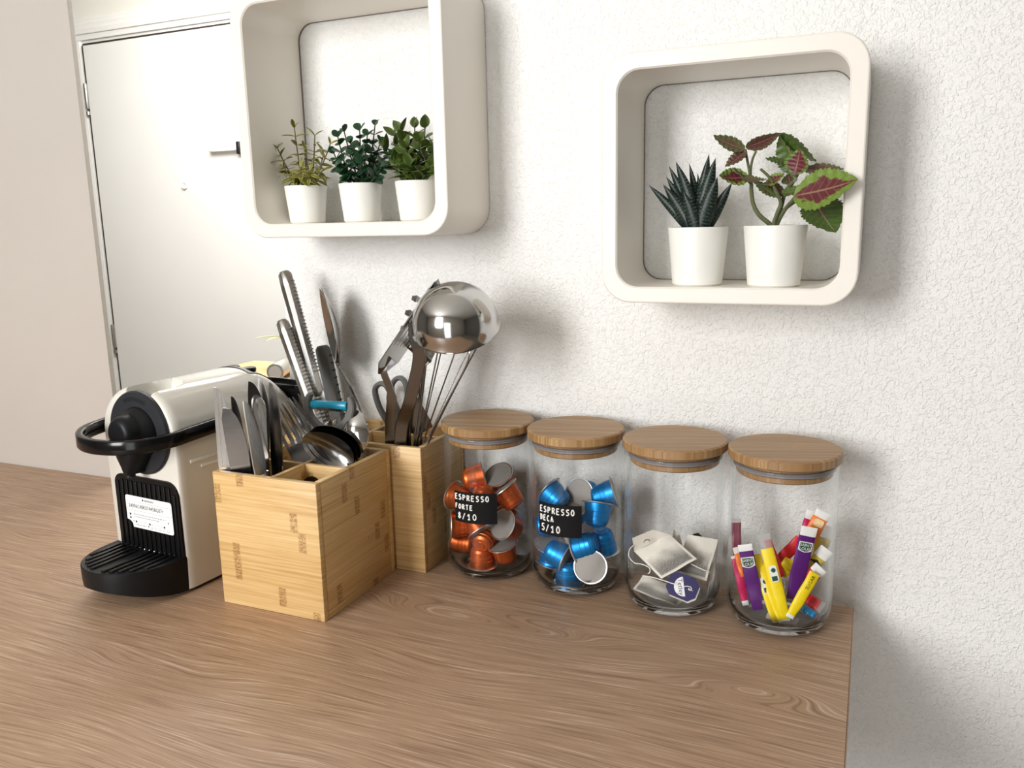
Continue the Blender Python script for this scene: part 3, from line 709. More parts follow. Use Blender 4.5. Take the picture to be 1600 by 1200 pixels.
def child(name, geo, mat, parent=None, **k): return mesh_obj(name, geo[0], geo[1], mat, parent or mach, **k)
child('slot_liner', g_box(.005, .016, .2140, .030, .030, .0012, .0004, 1), 'deep_black')
child('foot_base', g_box(0, .095, .002, .112, .17, .004, .001, 1), 'deep_black')
for s in (-1, 1):
    for (z, y0, y1) in ((.1478, .016, .150), (.1395, .030, .165)):
        child('side_ridge', g_box(s * .0602, (y0 + y1) / 2, z, .0022, y1 - y0, .0042, .001, 2), 'gloss_white')
# brew head
DC = (.0055, .1790)
child('head_disc', g_lathe([(.0468, .004), (.0472, -.002), (.0458, -.0042), (.038, -.0052), (.0, -.0052)], 64, 'Y', c=(DC[0], 0, DC[1])), 'satin_black', sharp=30)
hd = child('head_boss', g_lathe([(.0290, -.004), (.0288, -.0070), (.0275, -.0095), (.0240, -.0150), (.0210, -.0200), (.020, -.0230)], 48, 'Y', c=(.0085, 0, .1805)), 'matt_black')
child('head_knob', g_lathe([(.0195, -.018), (.0190, -.0250), (.0175, -.0300), (.0145, -.0330), (.0115, -.0338), (.006, -.0336), (.0, -.0336)], 40, 'Y', c=(.0100, 0, .1845)), 'matt_black')
m = MB(); secs = [(.178, .0260, -.0285), (.166, .0245, -.0285), (.155, .0200, -.0275), (.146, .0135, -.0262), (.139, .0075, -.0255), (.1365, .0068, -.0252)]
vs, fs = [], []
for (z, hw, yf) in secs:
    for k in range(13):
        a = pi * k / 12; vs.append((.004 - hw * cos(a), -.004 + (yf + .004) * (sin(a) ** .7), z))
    vs.append((.004 + hw, .001, z)); vs.append((.004 - hw, .001, z))
for j in range(len(secs) - 1):
    for k in range(15): fs.append([j * 15 + k, j * 15 + (k + 1) % 15, (j + 1) * 15 + (k + 1) % 15, (j + 1) * 15 + k])
fs.append(list(range(15))); fs.append([(len(secs) - 1) * 15 + k for k in range(15)])
child('spout', (vs, fs), 'matt_black', sharp=50)
child('spout_tip', g_lathe([(.0050, .0005), (.0055, -.003), (.0042, -.004), (.0, -.003)], 16, c=(.004, -.018, .1368)), 'matt_black')
# embossed name arched over the head
tv, tf = g_text('NESPRESSO', .0066, spacing=1.05)
RR = .0372
vs = []
for dep in (-.0046, -.0058):
    for p in tv:
        a = p.x / RR * 1.0; r = RR + p.y - .0008; vs.append((DC[0] + r * sin(a), dep, DC[1] + r * cos(a)))
nn = len(tv); child('maker_lettering', (vs, [f for f in tf] + [[nn + k for k in f] for f in tf]), 'deep_black', hd, smooth=False)
# loop lever: two arms and a rounded front, section with a groove
path = []
for k in range(0, 6): path.append(V((.0655, .070 - k * .012, .183 - .0006 * k)))
for k in range(1, 32):
    a = pi * k / 32; path.append(V((.0655 * cos(a) ** 1 if True else 0, .010 - .064 * (sin(a) ** .85), .1795 - .0035 * sin(a))))
for k in range(5, -1, -1): path.append(V((-.0655, .070 - k * .012, .183 - .0006 * k)))
def grooved(path):
    prof = [(-.0032, -.0075), (.0030, -.0075), (.0040, -.0060), (.0040, -.0016), (.0026, -.0008), (.0026, .0008), (.0040, .0016), (.0040, .0060), (.0030, .0075), (-.0032, .0075), (-.0040, .0062), (-.0040, -.0062)]
    vs, fs = [], []; n_ = len(prof); m_ = len(path)
    for i, p in enumerate(path):
        t = (path[min(i + 1, m_ - 1)] - path[max(i - 1, 0)]).normalized(); o_ = t.cross(V((0, 0, 1))).normalized()
        for (a, z) in prof: vs.append(p + o_ * (-a) + V((0, 0, z)))
    for j in range(m_ - 1):
        for k in range(n_): fs.append([j * n_ + k, j * n_ + (k + 1) % n_, (j + 1) * n_ + (k + 1) % n_, (j + 1) * n_ + k])
    fs.append(list(range(n_))); fs.append([(m_ - 1) * n_ + k for k in range(n_)]); return vs, fs
lev = child('lever', grooved(path[::-1]), 'gloss_black', sharp=60)
for s in (-1, 1):
    vs, fs = g_lathe([(.0125, -.004), (.0125, .003), (.011, .0045), (.0, .0045)], 28, 'Y')
    vs = [(s * (.0615 + v[1]), .072 + v[0], .183 + v[2]) for v in vs]
    child('lever_pivot', (vs, fs), 'gloss_black', lev, sharp=35)
# ribbed black backplate behind the cup
bp = rrect(-.0470, .036, .0570, .1275, [.002, .002, .016, .012], 6)
n_ = len(bp)
child('backplate', g_prism(bp, .002, -.0022), 'ribbed_black', sharp=35)
for k in range(13):
    x = -.0412 + k * .0077
    zt = .1275 - .006 - (max(0, .010 - (x + .0470)) * .6 if x < -.037 else 0) - (max(0, x - .0430) * .9)
    child('rib', g_box(x, -.0027, (.040 + zt) / 2, .0040, .0022, zt - .040, .0009, 2), 'ribbed_black')
# sticker
def sheet(poly, y, th=.0004): return g_prism(poly, y + th, y)
XS = .0030
sx0, sx1, sz0, sz1 = -.0315, .0445, .0670, .1045
pl_ = [(sx0 + .012, sz0)] + [q for q in rrect(sx0, sz0, sx1, sz1, [.001, .003, .003, .003], 5)][6:]
pl_ = [(sx0 + .0095, sz0)] + pl_[1:] + [(sx0, sz0 + .0085), (sx0 + .005, sz0 + .0075), (sx0 + .0085, sz0 + .0045)]
stk = child('sticker', sheet(pl_, -.0043), 'sticker_white', sharp=30)
stk.location.x = XS
SY = -.0044
def ink(m, x0, z0, x1, z1, th=.0001): m.add(*g_box((x0 + x1) / 2, SY, (z0 + z1) / 2, x1 - x0, th, z1 - z0))
def txt(m, s, x, z, size, align='LEFT', sp=1.0, sx=1.0):
    tv, tf = g_text(s, size, align, sp); m.add([(x + p.x * sx, SY - .00006, z + p.y) for p in tv], tf)
m = MB(); txt(m, '24096C40K074458G07r', sx0 + .0045, .0905, .0066, sp=1.02, sx=.86); m.build('serial_number', 'ink', stk, smooth=False)
m = MB(); txt(m, 'NESPRESSO', .0080, .1000, .0031, 'CENTER'); ink(m, -.0030, .1000, -.0012, .1024)
for (x, z) in ((-.0165, .0742), (.0060, .0742), (.0300, .0742)): m.add(*g_prism([(x + .0013 * cos(a * pi / 5), z + .0013 * sin(a * pi / 5)) for a in range(10)], SY, SY - .0001))
m.add(*g_prism([(-.0215, .0735), (-.0197, .0742), (-.0215, .0750)], SY, SY - .0001))
m.add(*g_prism([(-.0275, .0832), (-.0235, .0832), (-.0255, .0800)], SY, SY - .0001)); m.add(*g_prism([(-.0272, .0772), (-.0238, .0772), (-.0255, .0800)], SY, SY - .0001))
for (x, z) in ((.0365, .0800), (.0030, .0712)): ink(m, x, z - .0008, x + .0014, z + .0008)
m.build('print', 'ink', stk, smooth=False)
m = MB()
for (x0, z0, x1, z1) in ((sx0 + .002, .0975, sx1 - .002, .0978), (sx0 + .002, .0872, sx1 - .002, .0875), (sx0 + .0018, .0872, sx0 + .0021, .0977), (sx1 - .0021, .0872, sx1 - .0018, .0977),
        (-.014, .07405, .0040, .0743), (.0080, .07405, .0280, .0743)): ink(m, x0, z0, x1, z1)
rg = random.Random(5)
for (x0, x1, z) in ((-.0200, .0330, .0829), (-.0200, .0230, .0800), (-.0185, .0000, .0706)):
    x = x0
    while x < x1: w_ = rg.uniform(.0012, .0045); ink(m, x, z - .0004, min(x1, x + w_), z + .0004); x += w_ + .0009
for k in range(5): ink(m, .0075 + k * .0066, .0690, .0078 + k * .0066, .0722); ink(m, .0075 + k * .0066, .0690, .0105 + k * .0066, .0693); ink(m, .0102 + k * .0066, .0690, .0105 + k * .0066, .0722)
m.build('small_print', 'ink_grey', stk, smooth=False)
# drip tray: D-shaped, grooved top
def tray_outline(hw, ln, y0=.0, n_=28): return [(hw, y0)] + [(hw * cos(pi * k / n_), y0 - ln * (sin(pi * k / n_) ** .72)) for k in range(0, n_ + 1)] + [(-hw, y0)]
def tray_section(z, hw, ln, y0): return [V((x, y, z)) for x, y in tray_outline(hw, ln, y0)]
secs = [(.0, .0545, .0755, .004), (.0012, .0568, .0782, .004), (.40, .0573, .0788, .004), (.93, .0576, .0790, .004), (.985, .0574, .0787, .004), (1.0, .0562, .0776, .004), (.985, .0532, .0737, .002), (.98, .0, .0, -.02)]
vs, fs = [], []; nn = len(tray_outline(1, 1))
for s in secs:
    pts_ = tray_section(0, *s[1:]) if s[1] else [V((0, -.02, 0))] * nn
    for p in pts_:
        q = p.copy(); zb = .003 + .0215 * min(1, max(0, -p.y) / .079) ** 1.5 if s[0] < .9 else .003; q.z = zb + (.043 - zb) * s[0]; vs.append(q)
for j in range(len(secs) - 1):
    for k in range(nn): fs.append([j * nn + k, j * nn + (k + 1) % nn, (j + 1) * nn + (k + 1) % nn, (j + 1) * nn + k])
for k in range(nn // 2): fs.append([k, k + 1, nn - 2 - k, nn - 1 - k]) if k + 1 < nn - 2 - k else None
tray = child('drip_tray', (vs, fs), 'matt_black', sharp=40)
child('tray_mount', g_box(0, .004, .019, .108, .012, .036, .002, 2), 'deep_black')
for k in range(11):
    x = -.045 + k * .009
    if k == 5: continue
    yl = -.0735 * (max(0, 1 - (x / .0545) ** 2)) ** .36 + .005
    child('tray_slat', g_box(x, (yl - .006) / 2, .0428, .0052, abs(yl + .006), .0026, .0010, 2), 'ribbed_black', tray)
for k in range(12): child('stud', g_lathe([(.0, .0014), (.0010, .0010), (.0012, .0)], 8, c=(-.044 + k * .008, -.0045, .0424)), 'brushed_steel', tray)
# buttons on a black inlay and the water tank behind
vs, fs = g_grid(lambda u, v: V(((u - .5) * .060, .140 + v * .036, 0)), 16, 8)
def topz(x, y):
    dz = 0 if y < .136 else -((y - .136) / .054) ** 2 * .030
    c = abs(x / .0598); th_ = math.acos(min(1, c ** (1 / .92))); return .172 + (.2295 + dz - .172) * (sin(th_) ** .92)
child('button_inlay', ([(p[0], p[1], topz(p[0], p[1]) + .0007) for p in vs], fs), 'gloss_black')
for x in (-.014, .014):
    child('button', g_lathe([(.0085, -.002), (.0088, .0016), (.0078, .0030), (.0060, .0026), (.0, .0022)], 28, c=(x, .156, topz(x, .156))), 'gloss_black', sharp=40)
def tank_sec(z, hw, ln): return [V((hw * cos(a * pi / 24), .186 + ln * sin(a * pi / 24) ** .8, z)) for a in range(25)]
secs = [(.006, .048, .020), (.02, .052, .026), (.188, .0600, .0345), (.1885, .0625, .0375), (.2000, .0630, .0385), (.2015, .0620, .0375), (.2015, .0590, .0345), (.197, .0580, .0335)]
vs, fs = [], []
for s in secs: vs += tank_sec(*s)
for j in range(len(secs) - 1):
    for k in range(25): fs.append([j * 25 + k, j * 25 + (k + 1) % 25, (j + 1) * 25 + (k + 1) % 25, (j + 1) * 25 + k])
fs.append(list(range(25))); fs.append([(len(secs) - 1) * 25 + k for k in range(25)])
child('water_tank', (vs, fs), 'gloss_black', sharp=40)

# ------------------------------------------------------------------ bamboo utensil boxes
def panel(parent, name, cx, cy, cz, L, T, H, along='x', bev=.0012):
    o = mesh_obj(name, *g_box(0, 0, 0, L, T, H, bev, 2), 'bamboo_box', parent)
    o.location = V((cx, cy, cz)) - parent.location; o.rotation_euler = (0, 0, 0 if along == 'x' else pi / 2); return o
def utensil_box(x0, x1, y0, y1, h, t, ydiv, xdiv, label):
    b = thing('utensil_box', label, 'utensil holder', ((x0 + x1) / 2, (y0 + y1) / 2, 0), 'bamboo utensil boxes')
    cx, cy = (x0 + x1) / 2, (y0 + y1) / 2; hz = h / 2
    panel(b, 'front_panel', cx, y0 + t / 2, hz, x1 - x0, t, h); panel(b, 'back_panel', cx, y1 - t / 2, hz, x1 - x0, t, h)
    panel(b, 'side_panel', x0 + t / 2, cy, hz, y1 - y0 - 2 * t, t, h, 'y'); panel(b, 'side_panel', x1 - t / 2, cy, hz, y1 - y0 - 2 * t, t, h, 'y')
    panel(b, 'bottom_panel', cx, cy, .004, x1 - x0 - 2 * t, y1 - y0 - 2 * t, .008)
    d = .0055; hd = h - .010
    panel(b, 'divider', xdiv, cy, .008 + hd / 2, y1 - y0 - 2 * t, d, hd, 'y', .0006)
    panel(b, 'divider', (x0 + t + xdiv - d / 2) / 2, ydiv[0], .008 + hd / 2, xdiv - d / 2 - x0 - t, d, hd, 'x', .0006)
    panel(b, 'divider', (x1 - t + xdiv + d / 2) / 2, ydiv[1], .008 + hd / 2, x1 - t - xdiv - d / 2, d, hd, 'x', .0006)
    return b
H1, H2 = .1477, .1503
utensil_box(-.6484, -.5163, -.2241, -.0857, H1, .0075, (-.160, -.160), -.5785, 'front bamboo box filled with table knives, forks and spoons')
utensil_box(-.6680, -.4787, -.0809, .0255, H2, .0070, (-.024, -.022), -.5815, 'rear bamboo box against the wall with ladle, whisk and knife handles')

# ------------------------------------------------------------------ cutlery
def utensil(name, label, cat, E, T, face, below, group=None):
    """E: where it crosses the box rim, T: its upper end, below: length hidden in the box. returns empty and visible length data"""
    E, T = V(E), V(T); d = (T - E).normalized(); B = E - d * below
    t = thing(name, label, cat, frame(B, T, face), group)
    return t, (T - B).length, below
def room_below(E, T, x0, x1, y0, y1, most):
    d = (V(T) - V(E)).normalized(); k = most
    for (c_, dd, lo, hi) in ((E[0], d.x, x0, x1), (E[1], d.y, y0, y1), (E[2], d.z, .010, 9)):
        if abs(dd) > 1e-6:
            for lim in (lo, hi):
                t_ = (c_ - lim) / dd
                if t_ > 0: k = min(k, t_)
    return max(.03, k - .004)
def table_knife(label, E, T, face, wd=.019, below=.11, mat='polished_steel', tip='point', imprint=False):
    t, L, e = utensil('table_knife', label, 'knife', E, T, face, below, 'table knives in the front box')
    z0 = e - .012; h = wd / 2
    bl = {'point': .060, 'round': .050, 'blunt': .014}[tip]; n_ = 12       # straight back on +x, curved edge on -x
    if tip == 'blunt': pts = [(h, z0)] + [(h * cos(pi * k / n_), L - bl + bl * sin(pi * k / n_)) for k in range(n_ + 1)] + [(-h, z0)]
    else:
        tipx = h * (.92 if tip == 'point' else .70)
        pts = [(h * .85, z0), (h, z0 + .02), (h, L - .012)] + [(tipx - (tipx + h) * (sin(.5 * pi * k / n_) ** (1.0 if tip == 'point' else .8)), L - bl * (1 - cos(.5 * pi * k / n_))) for k in range(n_ + 1)] + [(-h, z0 + .02), (-h * .85, z0)]
    mesh_obj('blade', *g_prism(pts, -.0007, .0007), mat, t, sharp=30)
    mesh_obj('handle', *g_ribbon([(0, 0, 0), (0, 0, .004), (0, 0, z0 * .5), (0, 0, z0), (0, 0, z0 + .008)], [.012, .016, .018, .013, .012], [.004, .006, .006, .005, .003]), mat, t)
    if imprint:
        m = MB(); rg_ = random.Random(2)
        for k in range(7):
            zz = e + .004 + k * .0028
            for q in range(2):
                x = -.0045 + q * .0030; m.add(*g_box(x, .00075, zz, rg_.uniform(.0012, .0024), .0001, .0008)); m.add(*g_box(x + .0006, .00075, zz + .001, .0005, .0001, .0016))
        m.build('blade_imprint', 'ink_grey', t, smooth=False)
    return t
def rim1(u, v): return atz(u, v, H1)
def up1(u, v, E, dy): return at(u, v, E.y + dy)
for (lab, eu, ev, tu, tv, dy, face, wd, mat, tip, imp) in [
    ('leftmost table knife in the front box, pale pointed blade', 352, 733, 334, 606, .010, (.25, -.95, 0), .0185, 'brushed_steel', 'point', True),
    ('broad round tipped table knife reflecting brown, second from left', 376, 735, 352, 638, .004, (.35, -.95, .1), .0225, 'steel_dark_reflection', 'round', False),
    ('thin knife tip standing behind the broad round tipped knife', 378, 727, 361, 620, .012, (.9, -.25, 0), .012, 'steel_dark_reflection', 'point', False),
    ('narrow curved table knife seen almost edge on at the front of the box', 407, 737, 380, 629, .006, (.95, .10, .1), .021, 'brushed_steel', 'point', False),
    ('pointed dark table knife behind the narrow edge on knife', 404, 728, 388, 597, .012, (.75, -.66, 0), .019, 'steel_dark_reflection', 'point', False),
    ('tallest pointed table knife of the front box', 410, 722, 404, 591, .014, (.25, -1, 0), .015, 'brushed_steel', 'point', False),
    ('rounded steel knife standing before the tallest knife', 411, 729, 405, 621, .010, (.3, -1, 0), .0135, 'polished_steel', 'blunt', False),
    ('broad pointed brown reflecting table knife beside the forks', 433, 729, 421, 599, .008, (-.35, -1, .05), .0225, 'steel_dark_reflection', 'point', False)]:
    E = rim1(eu, ev); T = up1(tu, tv, E, dy - .012); E.y = max(E.y, -.2105); fr_ = frame(E, T, face); T = T - fr_.col[0].to_3d() * (wd * .5 * {'point': .92, 'round': .5, 'blunt': 0}[tip]); table_knife(lab, E, T, face, wd, room_below(E, T, -.636, -.586, -.212, -.166, .125), mat, tip, imp)

def table_fork(label, E, T, face, below=.12, lean=.0):
    t, L, e = utensil('table_fork', label, 'fork', E, T, face, below, 'forks in the front box')
    hl = .078; zc = L - hl
    prof = lambda z: -.012 * sin(pi * max(0, min(1, (z - zc) / hl)) * .95) + .006 * max(0, (z - zc) / hl)
    mesh_obj('handle', *g_ribbon([(0, 0, 0), (0, 0, .006), (0, 0, zc * .4), (0, prof(zc), zc), (0, prof(zc + .012), zc + .012)], [.014, .018, .013, .0065, .009], [.0025, .003, .0035, .0035, .0025]), 'polished_steel', t)
    zz = [zc + .008 + k * .0055 for k in range(6)]
    mesh_obj('palm', *g_ribbon([(0, prof(z), z) for z in zz], [.010, .017, .022, .0245, .0250, .0250], .0018), 'polished_steel', t)
    for k in range(4):
        x = -.0107 + k * .00713; z0 = zz[-1] - .002
        pts = [(x, prof(z0 + (L - z0) * q / 7), z0 + (L - z0) * q / 7) for q in range(8)]
        mesh_obj('tine', *g_ribbon(pts, [.0042, .0040, .0038, .0036, .0034, .0030, .0024, .0010], [.0018] * 7 + [.0010]), 'polished_steel', t)
for (lab, E, tu, tv, ty, face) in [
    ('front table fork with broad palm turned to the spoons', (-.5885, -.1500, H1), 434, 640, -.150, (.55, -1, .2)),
    ('middle table fork leaning left behind the front one', (-.5890, -.1370, H1), 440, 630, -.130, (.55, -1, .2)),
    ('rearmost table fork, its bright tine tips beside the black tank', (-.5880, -.1230, H1), 455, 624, -.112, (.55, -1, .1))]:
    table_fork(lab, E, at(tu, tv, ty), face, .115)

def bowl_geo(a, b, d, thick=.0011, nu=10, nv=28):
    """oval bowl, long axis Z (0 = neck end), opening toward -Y, rim in plane y=0"""
    def fn(u, v):
        r = u; th_ = 2 * pi * v
        x = r * b * cos(th_); z = r * a * sin(th_); x *= 1 - .12 * (z / a)
        return V((x, d * (1 - r * r), a + z))
    vs, fs = [], []
    P = []
    for lay in (0, 1):
        base = len(vs)
        for i in range(1, nu + 1):
            for j in range(nv):
                p = fn(i / nu, j / nv); p.y += thick if lay else 0; vs.append(p)
        vs.append(fn(0, 0) + V((0, thick if lay else 0, 0))); c = len(vs) - 1
        for j in range(nv): fs.append([base + j, base + (j + 1) % nv, c])
        for i in range(nu - 1):
            for j in range(nv): fs.append([base + i * nv + j, base + i * nv + (j + 1) % nv, base + (i + 1) * nv + (j + 1) % nv, base + (i + 1) * nv + j])
        P.append(base + (nu - 1) * nv)
    for j in range(nv): fs.append([P[0] + j, P[0] + (j + 1) % nv, P[1] + (j + 1) % nv, P[1] + j])
    return vs, fs
def spoon(name, label, neck, tip, face, foot, a=None, b=.0205, d=.009, mat='polished_steel', group='spoons in the front box', hw=.013, mid=None):
    """bowl from neck to tip opening toward face; the handle runs from the neck to foot"""
    neck, tip, foot = V(neck), V(tip), V(foot); L = (tip - neck).length; a = a or L / 2
    t = thing(name, label, 'spoon', Matrix.Translation(foot), group)
    fr = frame(neck, tip, -V(face)); o = mesh_obj('bowl', *bowl_geo(a, b, d), mat, t); o.matrix_local = Matrix.Translation(-foot) @ fr
    s0 = neck + (tip - neck).normalized() * .004 - V(face).normalized() * .0006
    c1 = V(mid) if mid else neck - (tip - neck).normalized() * .025
    pts = [foot.lerp(c1, k / 5) if k < 5 else c1 for k in range(6)]
    q = []
    for k in range(11):
        s = k / 10; q.append(foot * (1 - s) ** 2 + c1 * 2 * s * (1 - s) + s0 * s * s)
    wds = [hw * .8, hw, hw, hw * .95, hw * .85, hw * .75, hw * .62, hw * .52, hw * .46, hw * .44, hw * .6]
    mesh_obj('handle', *g_ribbon([p - foot for p in q], wds, .0024, V(face)), mat, t); return t
for k in range(3):
    o_ = V((.0018 * k, .0045 * k, .0024 * k))
    spoon('table_spoon', ['front spoon of the nested three, brown reflecting bowl open to the front', 'middle spoon of the nested three lying on the box rim', 'hindmost spoon of the nested three lying on the box rim'][k],
        at(550, 727, -.140) + o_, at(474, 682, -.165) + o_, (-.1, -.90, .36), (-.5300 - .004 * k, -.115 + .004 * k, .012), None, .0185, .011, 'steel_dark_reflection', hw=.011, mid=(-.5285, -.128, .125))
spoon('table_spoon', 'upright spoon with its bright rounded back to the front', at(553, 712, -.122), at(556, 640, -.112), (.1, 1, -.1), (-.541, -.122, .012), None, .0195, .010, hw=.011)
spoon('table_spoon', 'spoon half hidden left of the bright upright spoon, seen edge on', at(525, 700, -.108), at(527, 652, -.098), (.80, .45, -.3), (-.553, -.116, .012), None, .0200, .008, 'steel_dark_reflection', hw=.011)
spoon('table_spoon', 'dark spoon leaning at the back left of the bright upright spoon', at(512, 700, -.104), at(516, 656, -.098), (.80, .35, -.3), (-.560, -.106, .012), None, .0195, .008, 'steel_dark_reflection', hw=.011)
spoon('tea_spoon', 'small spoon sunk in the front right compartment', (-.5550, -.188, .098), (-.5520, -.182, .1400), (.3, -1, .2), (-.5560, -.192, .012), None, .0150, .006, 'steel_dark_reflection', hw=.009)

# Y-shaped peeler with a teal blade holder
pa, pb_ = at(485, 632, -.118), at(545, 635, -.118)
pf = V((-.5600, -.118, .012))
pe = thing('peeler', 'grey peeler with a teal blade bar standing behind the spoons', 'peeler', pf)
ax = (pb_ - pa).normalized()
mesh_obj('blade_bar', *g_tube([pa - pf + ax * .002, pa - pf + ax * .004, pb_ - pf - ax * .004, pb_ - pf - ax * .002], [.0045, .0055, .0055, .0045], 10, ref=(0, 0, 1), flat=.75), 'teal_plastic', pe, sharp=60)
mesh_obj('blade_edge', *g_box(*(((pa + pb_) / 2 - pf) + V((0, -.0048, -.0035))), (pb_ - pa).length - .014, .0008, .0028), 'polished_steel', pe)
q = lambda u, v, y=-.118: at(u, v, y) - pf
hd_ = V(((pa.x + pb_.x) / 2 - pf.x, 0, q(515, 672).z))
def smooth_path(P, k_=6):
    out = []
    for i in range(len(P) - 1):
        a, b, c_, d = P[max(i - 1, 0)], P[i], P[i + 1], P[min(i + 2, len(P) - 1)]
        for k in range(k_):
            t = k / k_; out.append(.5 * (2 * b + (c_ - a) * t + (2 * a - 5 * b + 4 * c_ - d) * t * t + (3 * b - a - 3 * c_ + d) * t ** 3))
    return out + [P[-1]]
for pts in ([q(485, 615), q(481, 628), q(483, 645), q(493, 661), q(510, 674)], [q(547, 620), q(550, 634), q(547, 650), q(537, 664), q(520, 674)]):
    sp = smooth_path(pts); n_ = len(sp)
    mesh_obj('arm', *g_ribbon(sp, [.004 + .0045 * min(1, i / 6) for i in range(n_)], .0075, (0, 1, 0)), 'grey_plastic', pe)
mesh_obj('handle', *g_ribbon(smooth_path([q(515, 671), V((hd_.x * .6, 0, hd_.z * .6)), V((0, 0, .004)), V((0, 0, 0))]), [.014] + [.017] * 16 + [.013, .009], .010, (0, 1, 0)), 'grey_plastic', pe)

# kitchen knives, handles up, with rows of ridges
def kitchen_knife(label, top, low, wd, th_, mat, face, ridges=26, z_in=.03):
    top, low = V(top), V(low); d = (low - top).normalized(); L = (low - top).length; full = (top.z - z_in) / (-d.z)
    t = thing('kitchen_knife', label, 'knife', frame(top + d * full, top, face), 'kitchen knives in the rear box')
    hl = min(.155, full * .6); zt = full; zb = full - hl
    mesh_obj('handle', *g_ribbon([(0, 0, zb - .004), (0, 0, zb), (0, 0, zb + .012), (0, 0, zb + hl * .4), (0, 0, zt - .02), (0, 0, zt - .004), (0, 0, zt)], [wd * .55, wd * .8, wd * .85, wd * .9, wd, wd * .92, wd * .6], [th_ * .6, th_ * .8, th_ * .85, th_ * .9, th_, th_ * .9, th_ * .55], rnd=.75), mat, t)
    for k in range(ridges):
        z = zt - .014 - k * (hl - .035) / ridges
        mesh_obj('ridge', *g_box(-wd * .455, th_ * .12, z, .0024, th_ * .70, .0013, .0003, 1), 'steel_dark_reflection' if mat != 'grey_plastic' else 'deep_black', t)
    mesh_obj('blade', *g_prism([(-wd * .45, zb), (wd * .45, zb), (wd * .45, .012), (wd * .1, 0), (-wd * .2, .002)], -.0008, .0008), 'polished_steel', t, sharp=30); return t
kitchen_knife('longest steel handled kitchen knife pointing up at the top left of the rear box', at(444, 424, -.030), at(506, 650, -.045), .0175, .0155, 'brushed_steel', (.40, -.90, .2))
kitchen_knife('shorter steel handled kitchen knife at the front left of the rear box', at(440, 500, -.050), at(494, 655, -.062), .0165, .0150, 'brushed_steel', (.40, -.90, .2))
kitchen_knife('dark steel handled knife between the two bright knife handles', at(457, 512, -.030), at(502, 655, -.048), .0150, .0140, 'steel_dark_reflection', (.40, -.90, .2))
kitchen_knife('grey handled knife leaning right of the steel knife handles', at(503, 540, .004), at(530, 660, .006), .0200, .0140, 'grey_plastic', (.45, -.88, .1), 10)

# serving spoon seen edge on
f_ = V((-.5720, .0005, .012))
spoon('serving_spoon', 'long serving spoon with a pointed bowl seen edge on against the wall', at(527, 573, -.016), at(500, 449, -.022), (-.695, -.695, .17), f_, None, .0265, .010, 'polished_steel', 'tools in the rear box', hw=.0085, mid=at(577, 640, -.008))

# slotted turner
A, B, Cc, D = at(592, 567, -.112), at(683, 431, -.108), at(694, 462, -.060), at(622, 566, -.062)
tf_ = V((-.5240, -.0600, .012))
tu = thing('slotted_turner', 'steel slotted turner leaning left of the ladle', 'turner', tf_, 'tools in the rear box')
def tmap(u, v): return (A * (1 - u) + D * u) * (1 - v) + (B * (1 - u) + Cc * u) * v - tf_
nrm_t = (B - A).cross(D - A).normalized()
m = MB()
def tpatch(u0, u1, v0, v1):
    ps = [tmap(u0, v0), tmap(u1, v0), tmap(u1, v1), tmap(u0, v1)]; th_ = nrm_t * .0007
    m.add([p + th_ for p in ps] + [p - th_ for p in ps], [[0, 1, 2, 3], [7, 6, 5, 4], [0, 1, 5, 4], [1, 2, 6, 5], [2, 3, 7, 6], [3, 0, 4, 7]])
tpatch(0, 1, 0, .22); tpatch(.02, .98, .86, .95); tpatch(.10, .92, .95, 1)
e_ = [0, .10, .16, .28, .34, .46, .52, .64, .70, .82, .88, 1]
for k in range(0, 12, 2): tpatch(e_[k], e_[k + 1], .22, .86)
ps = [tmap(0, 0), tmap(1, 0), tmap(.64, -.15), tmap(.36, -.15)]; th_ = nrm_t * .0007
m.add([p + th_ for p in ps] + [p - th_ for p in ps], [[0, 1, 2, 3], [7, 6, 5, 4], [0, 1, 5, 4], [1, 2, 6, 5], [2, 3, 7, 6], [3, 0, 4, 7]])
m.build('head', 'polished_steel', tu, sharp=20)
nk = smooth_path([tmap(.5, .06), tmap(.48, -.10), at(612, 620, -.078) - tf_, at(610, 690, -.068) - tf_, V((0, 0, 0))])
n_ = len(nk); mesh_obj('handle', *g_ribbon(nk, [.013, .013, .012, .011, .010, .008] + [.0078] * 6 + [.012] * (n_ - 12), [.0014] * 6 + [.003] * (n_ - 6), (.35, -.93, 0)), 'steel_dark_reflection', tu)

# pasta fork behind the ladle
pf2 = V((-.5050, -.0450, .012))
pk = thing('pasta_fork', 'steel pasta fork with rounded prongs half hidden behind the ladle', 'pasta fork', pf2, 'tools in the rear box')
n0, n1 = at(658, 572, -.064), at(687, 470, -.054)
fr = Matrix.Translation(-pf2) @ frame(n0, n1, (.5, .8, .1)); LL = (n1 - n0).length
o = mesh_obj('head', *bowl_geo(LL / 2, .019, .010), 'brushed_steel', pk); o.matrix_local = fr
for s in (-1, 1):
    for k in range(4):
        z = LL * (.16 + .24 * k); w_ = .018 * sqrt(max(.1, 1 - ((z - LL / 2) / (LL / 2)) ** 2))
        pts = [(s * w_ * .9, -.001, z), (s * (w_ + .004), -.003, z + .001), (s * (w_ + .009), -.008, z + .002), (s * (w_ + .011), -.016, z + .003), (s * (w_ + .011), -.021, z + .003)]
        oo = mesh_obj('prong', *g_ribbon(pts, [.0095, .009, .0088, .008, .005], .0022, (0, 0, 1) if False else (s * .5, -.9, 0)), 'brushed_steel', pk); oo.matrix_local = fr
hp = smooth_path([n0 - pf2 + V((.004, 0, .006)), at(646, 600, -.070) - pf2, at(636, 690, -.060) - pf2, V((0, 0, 0))])
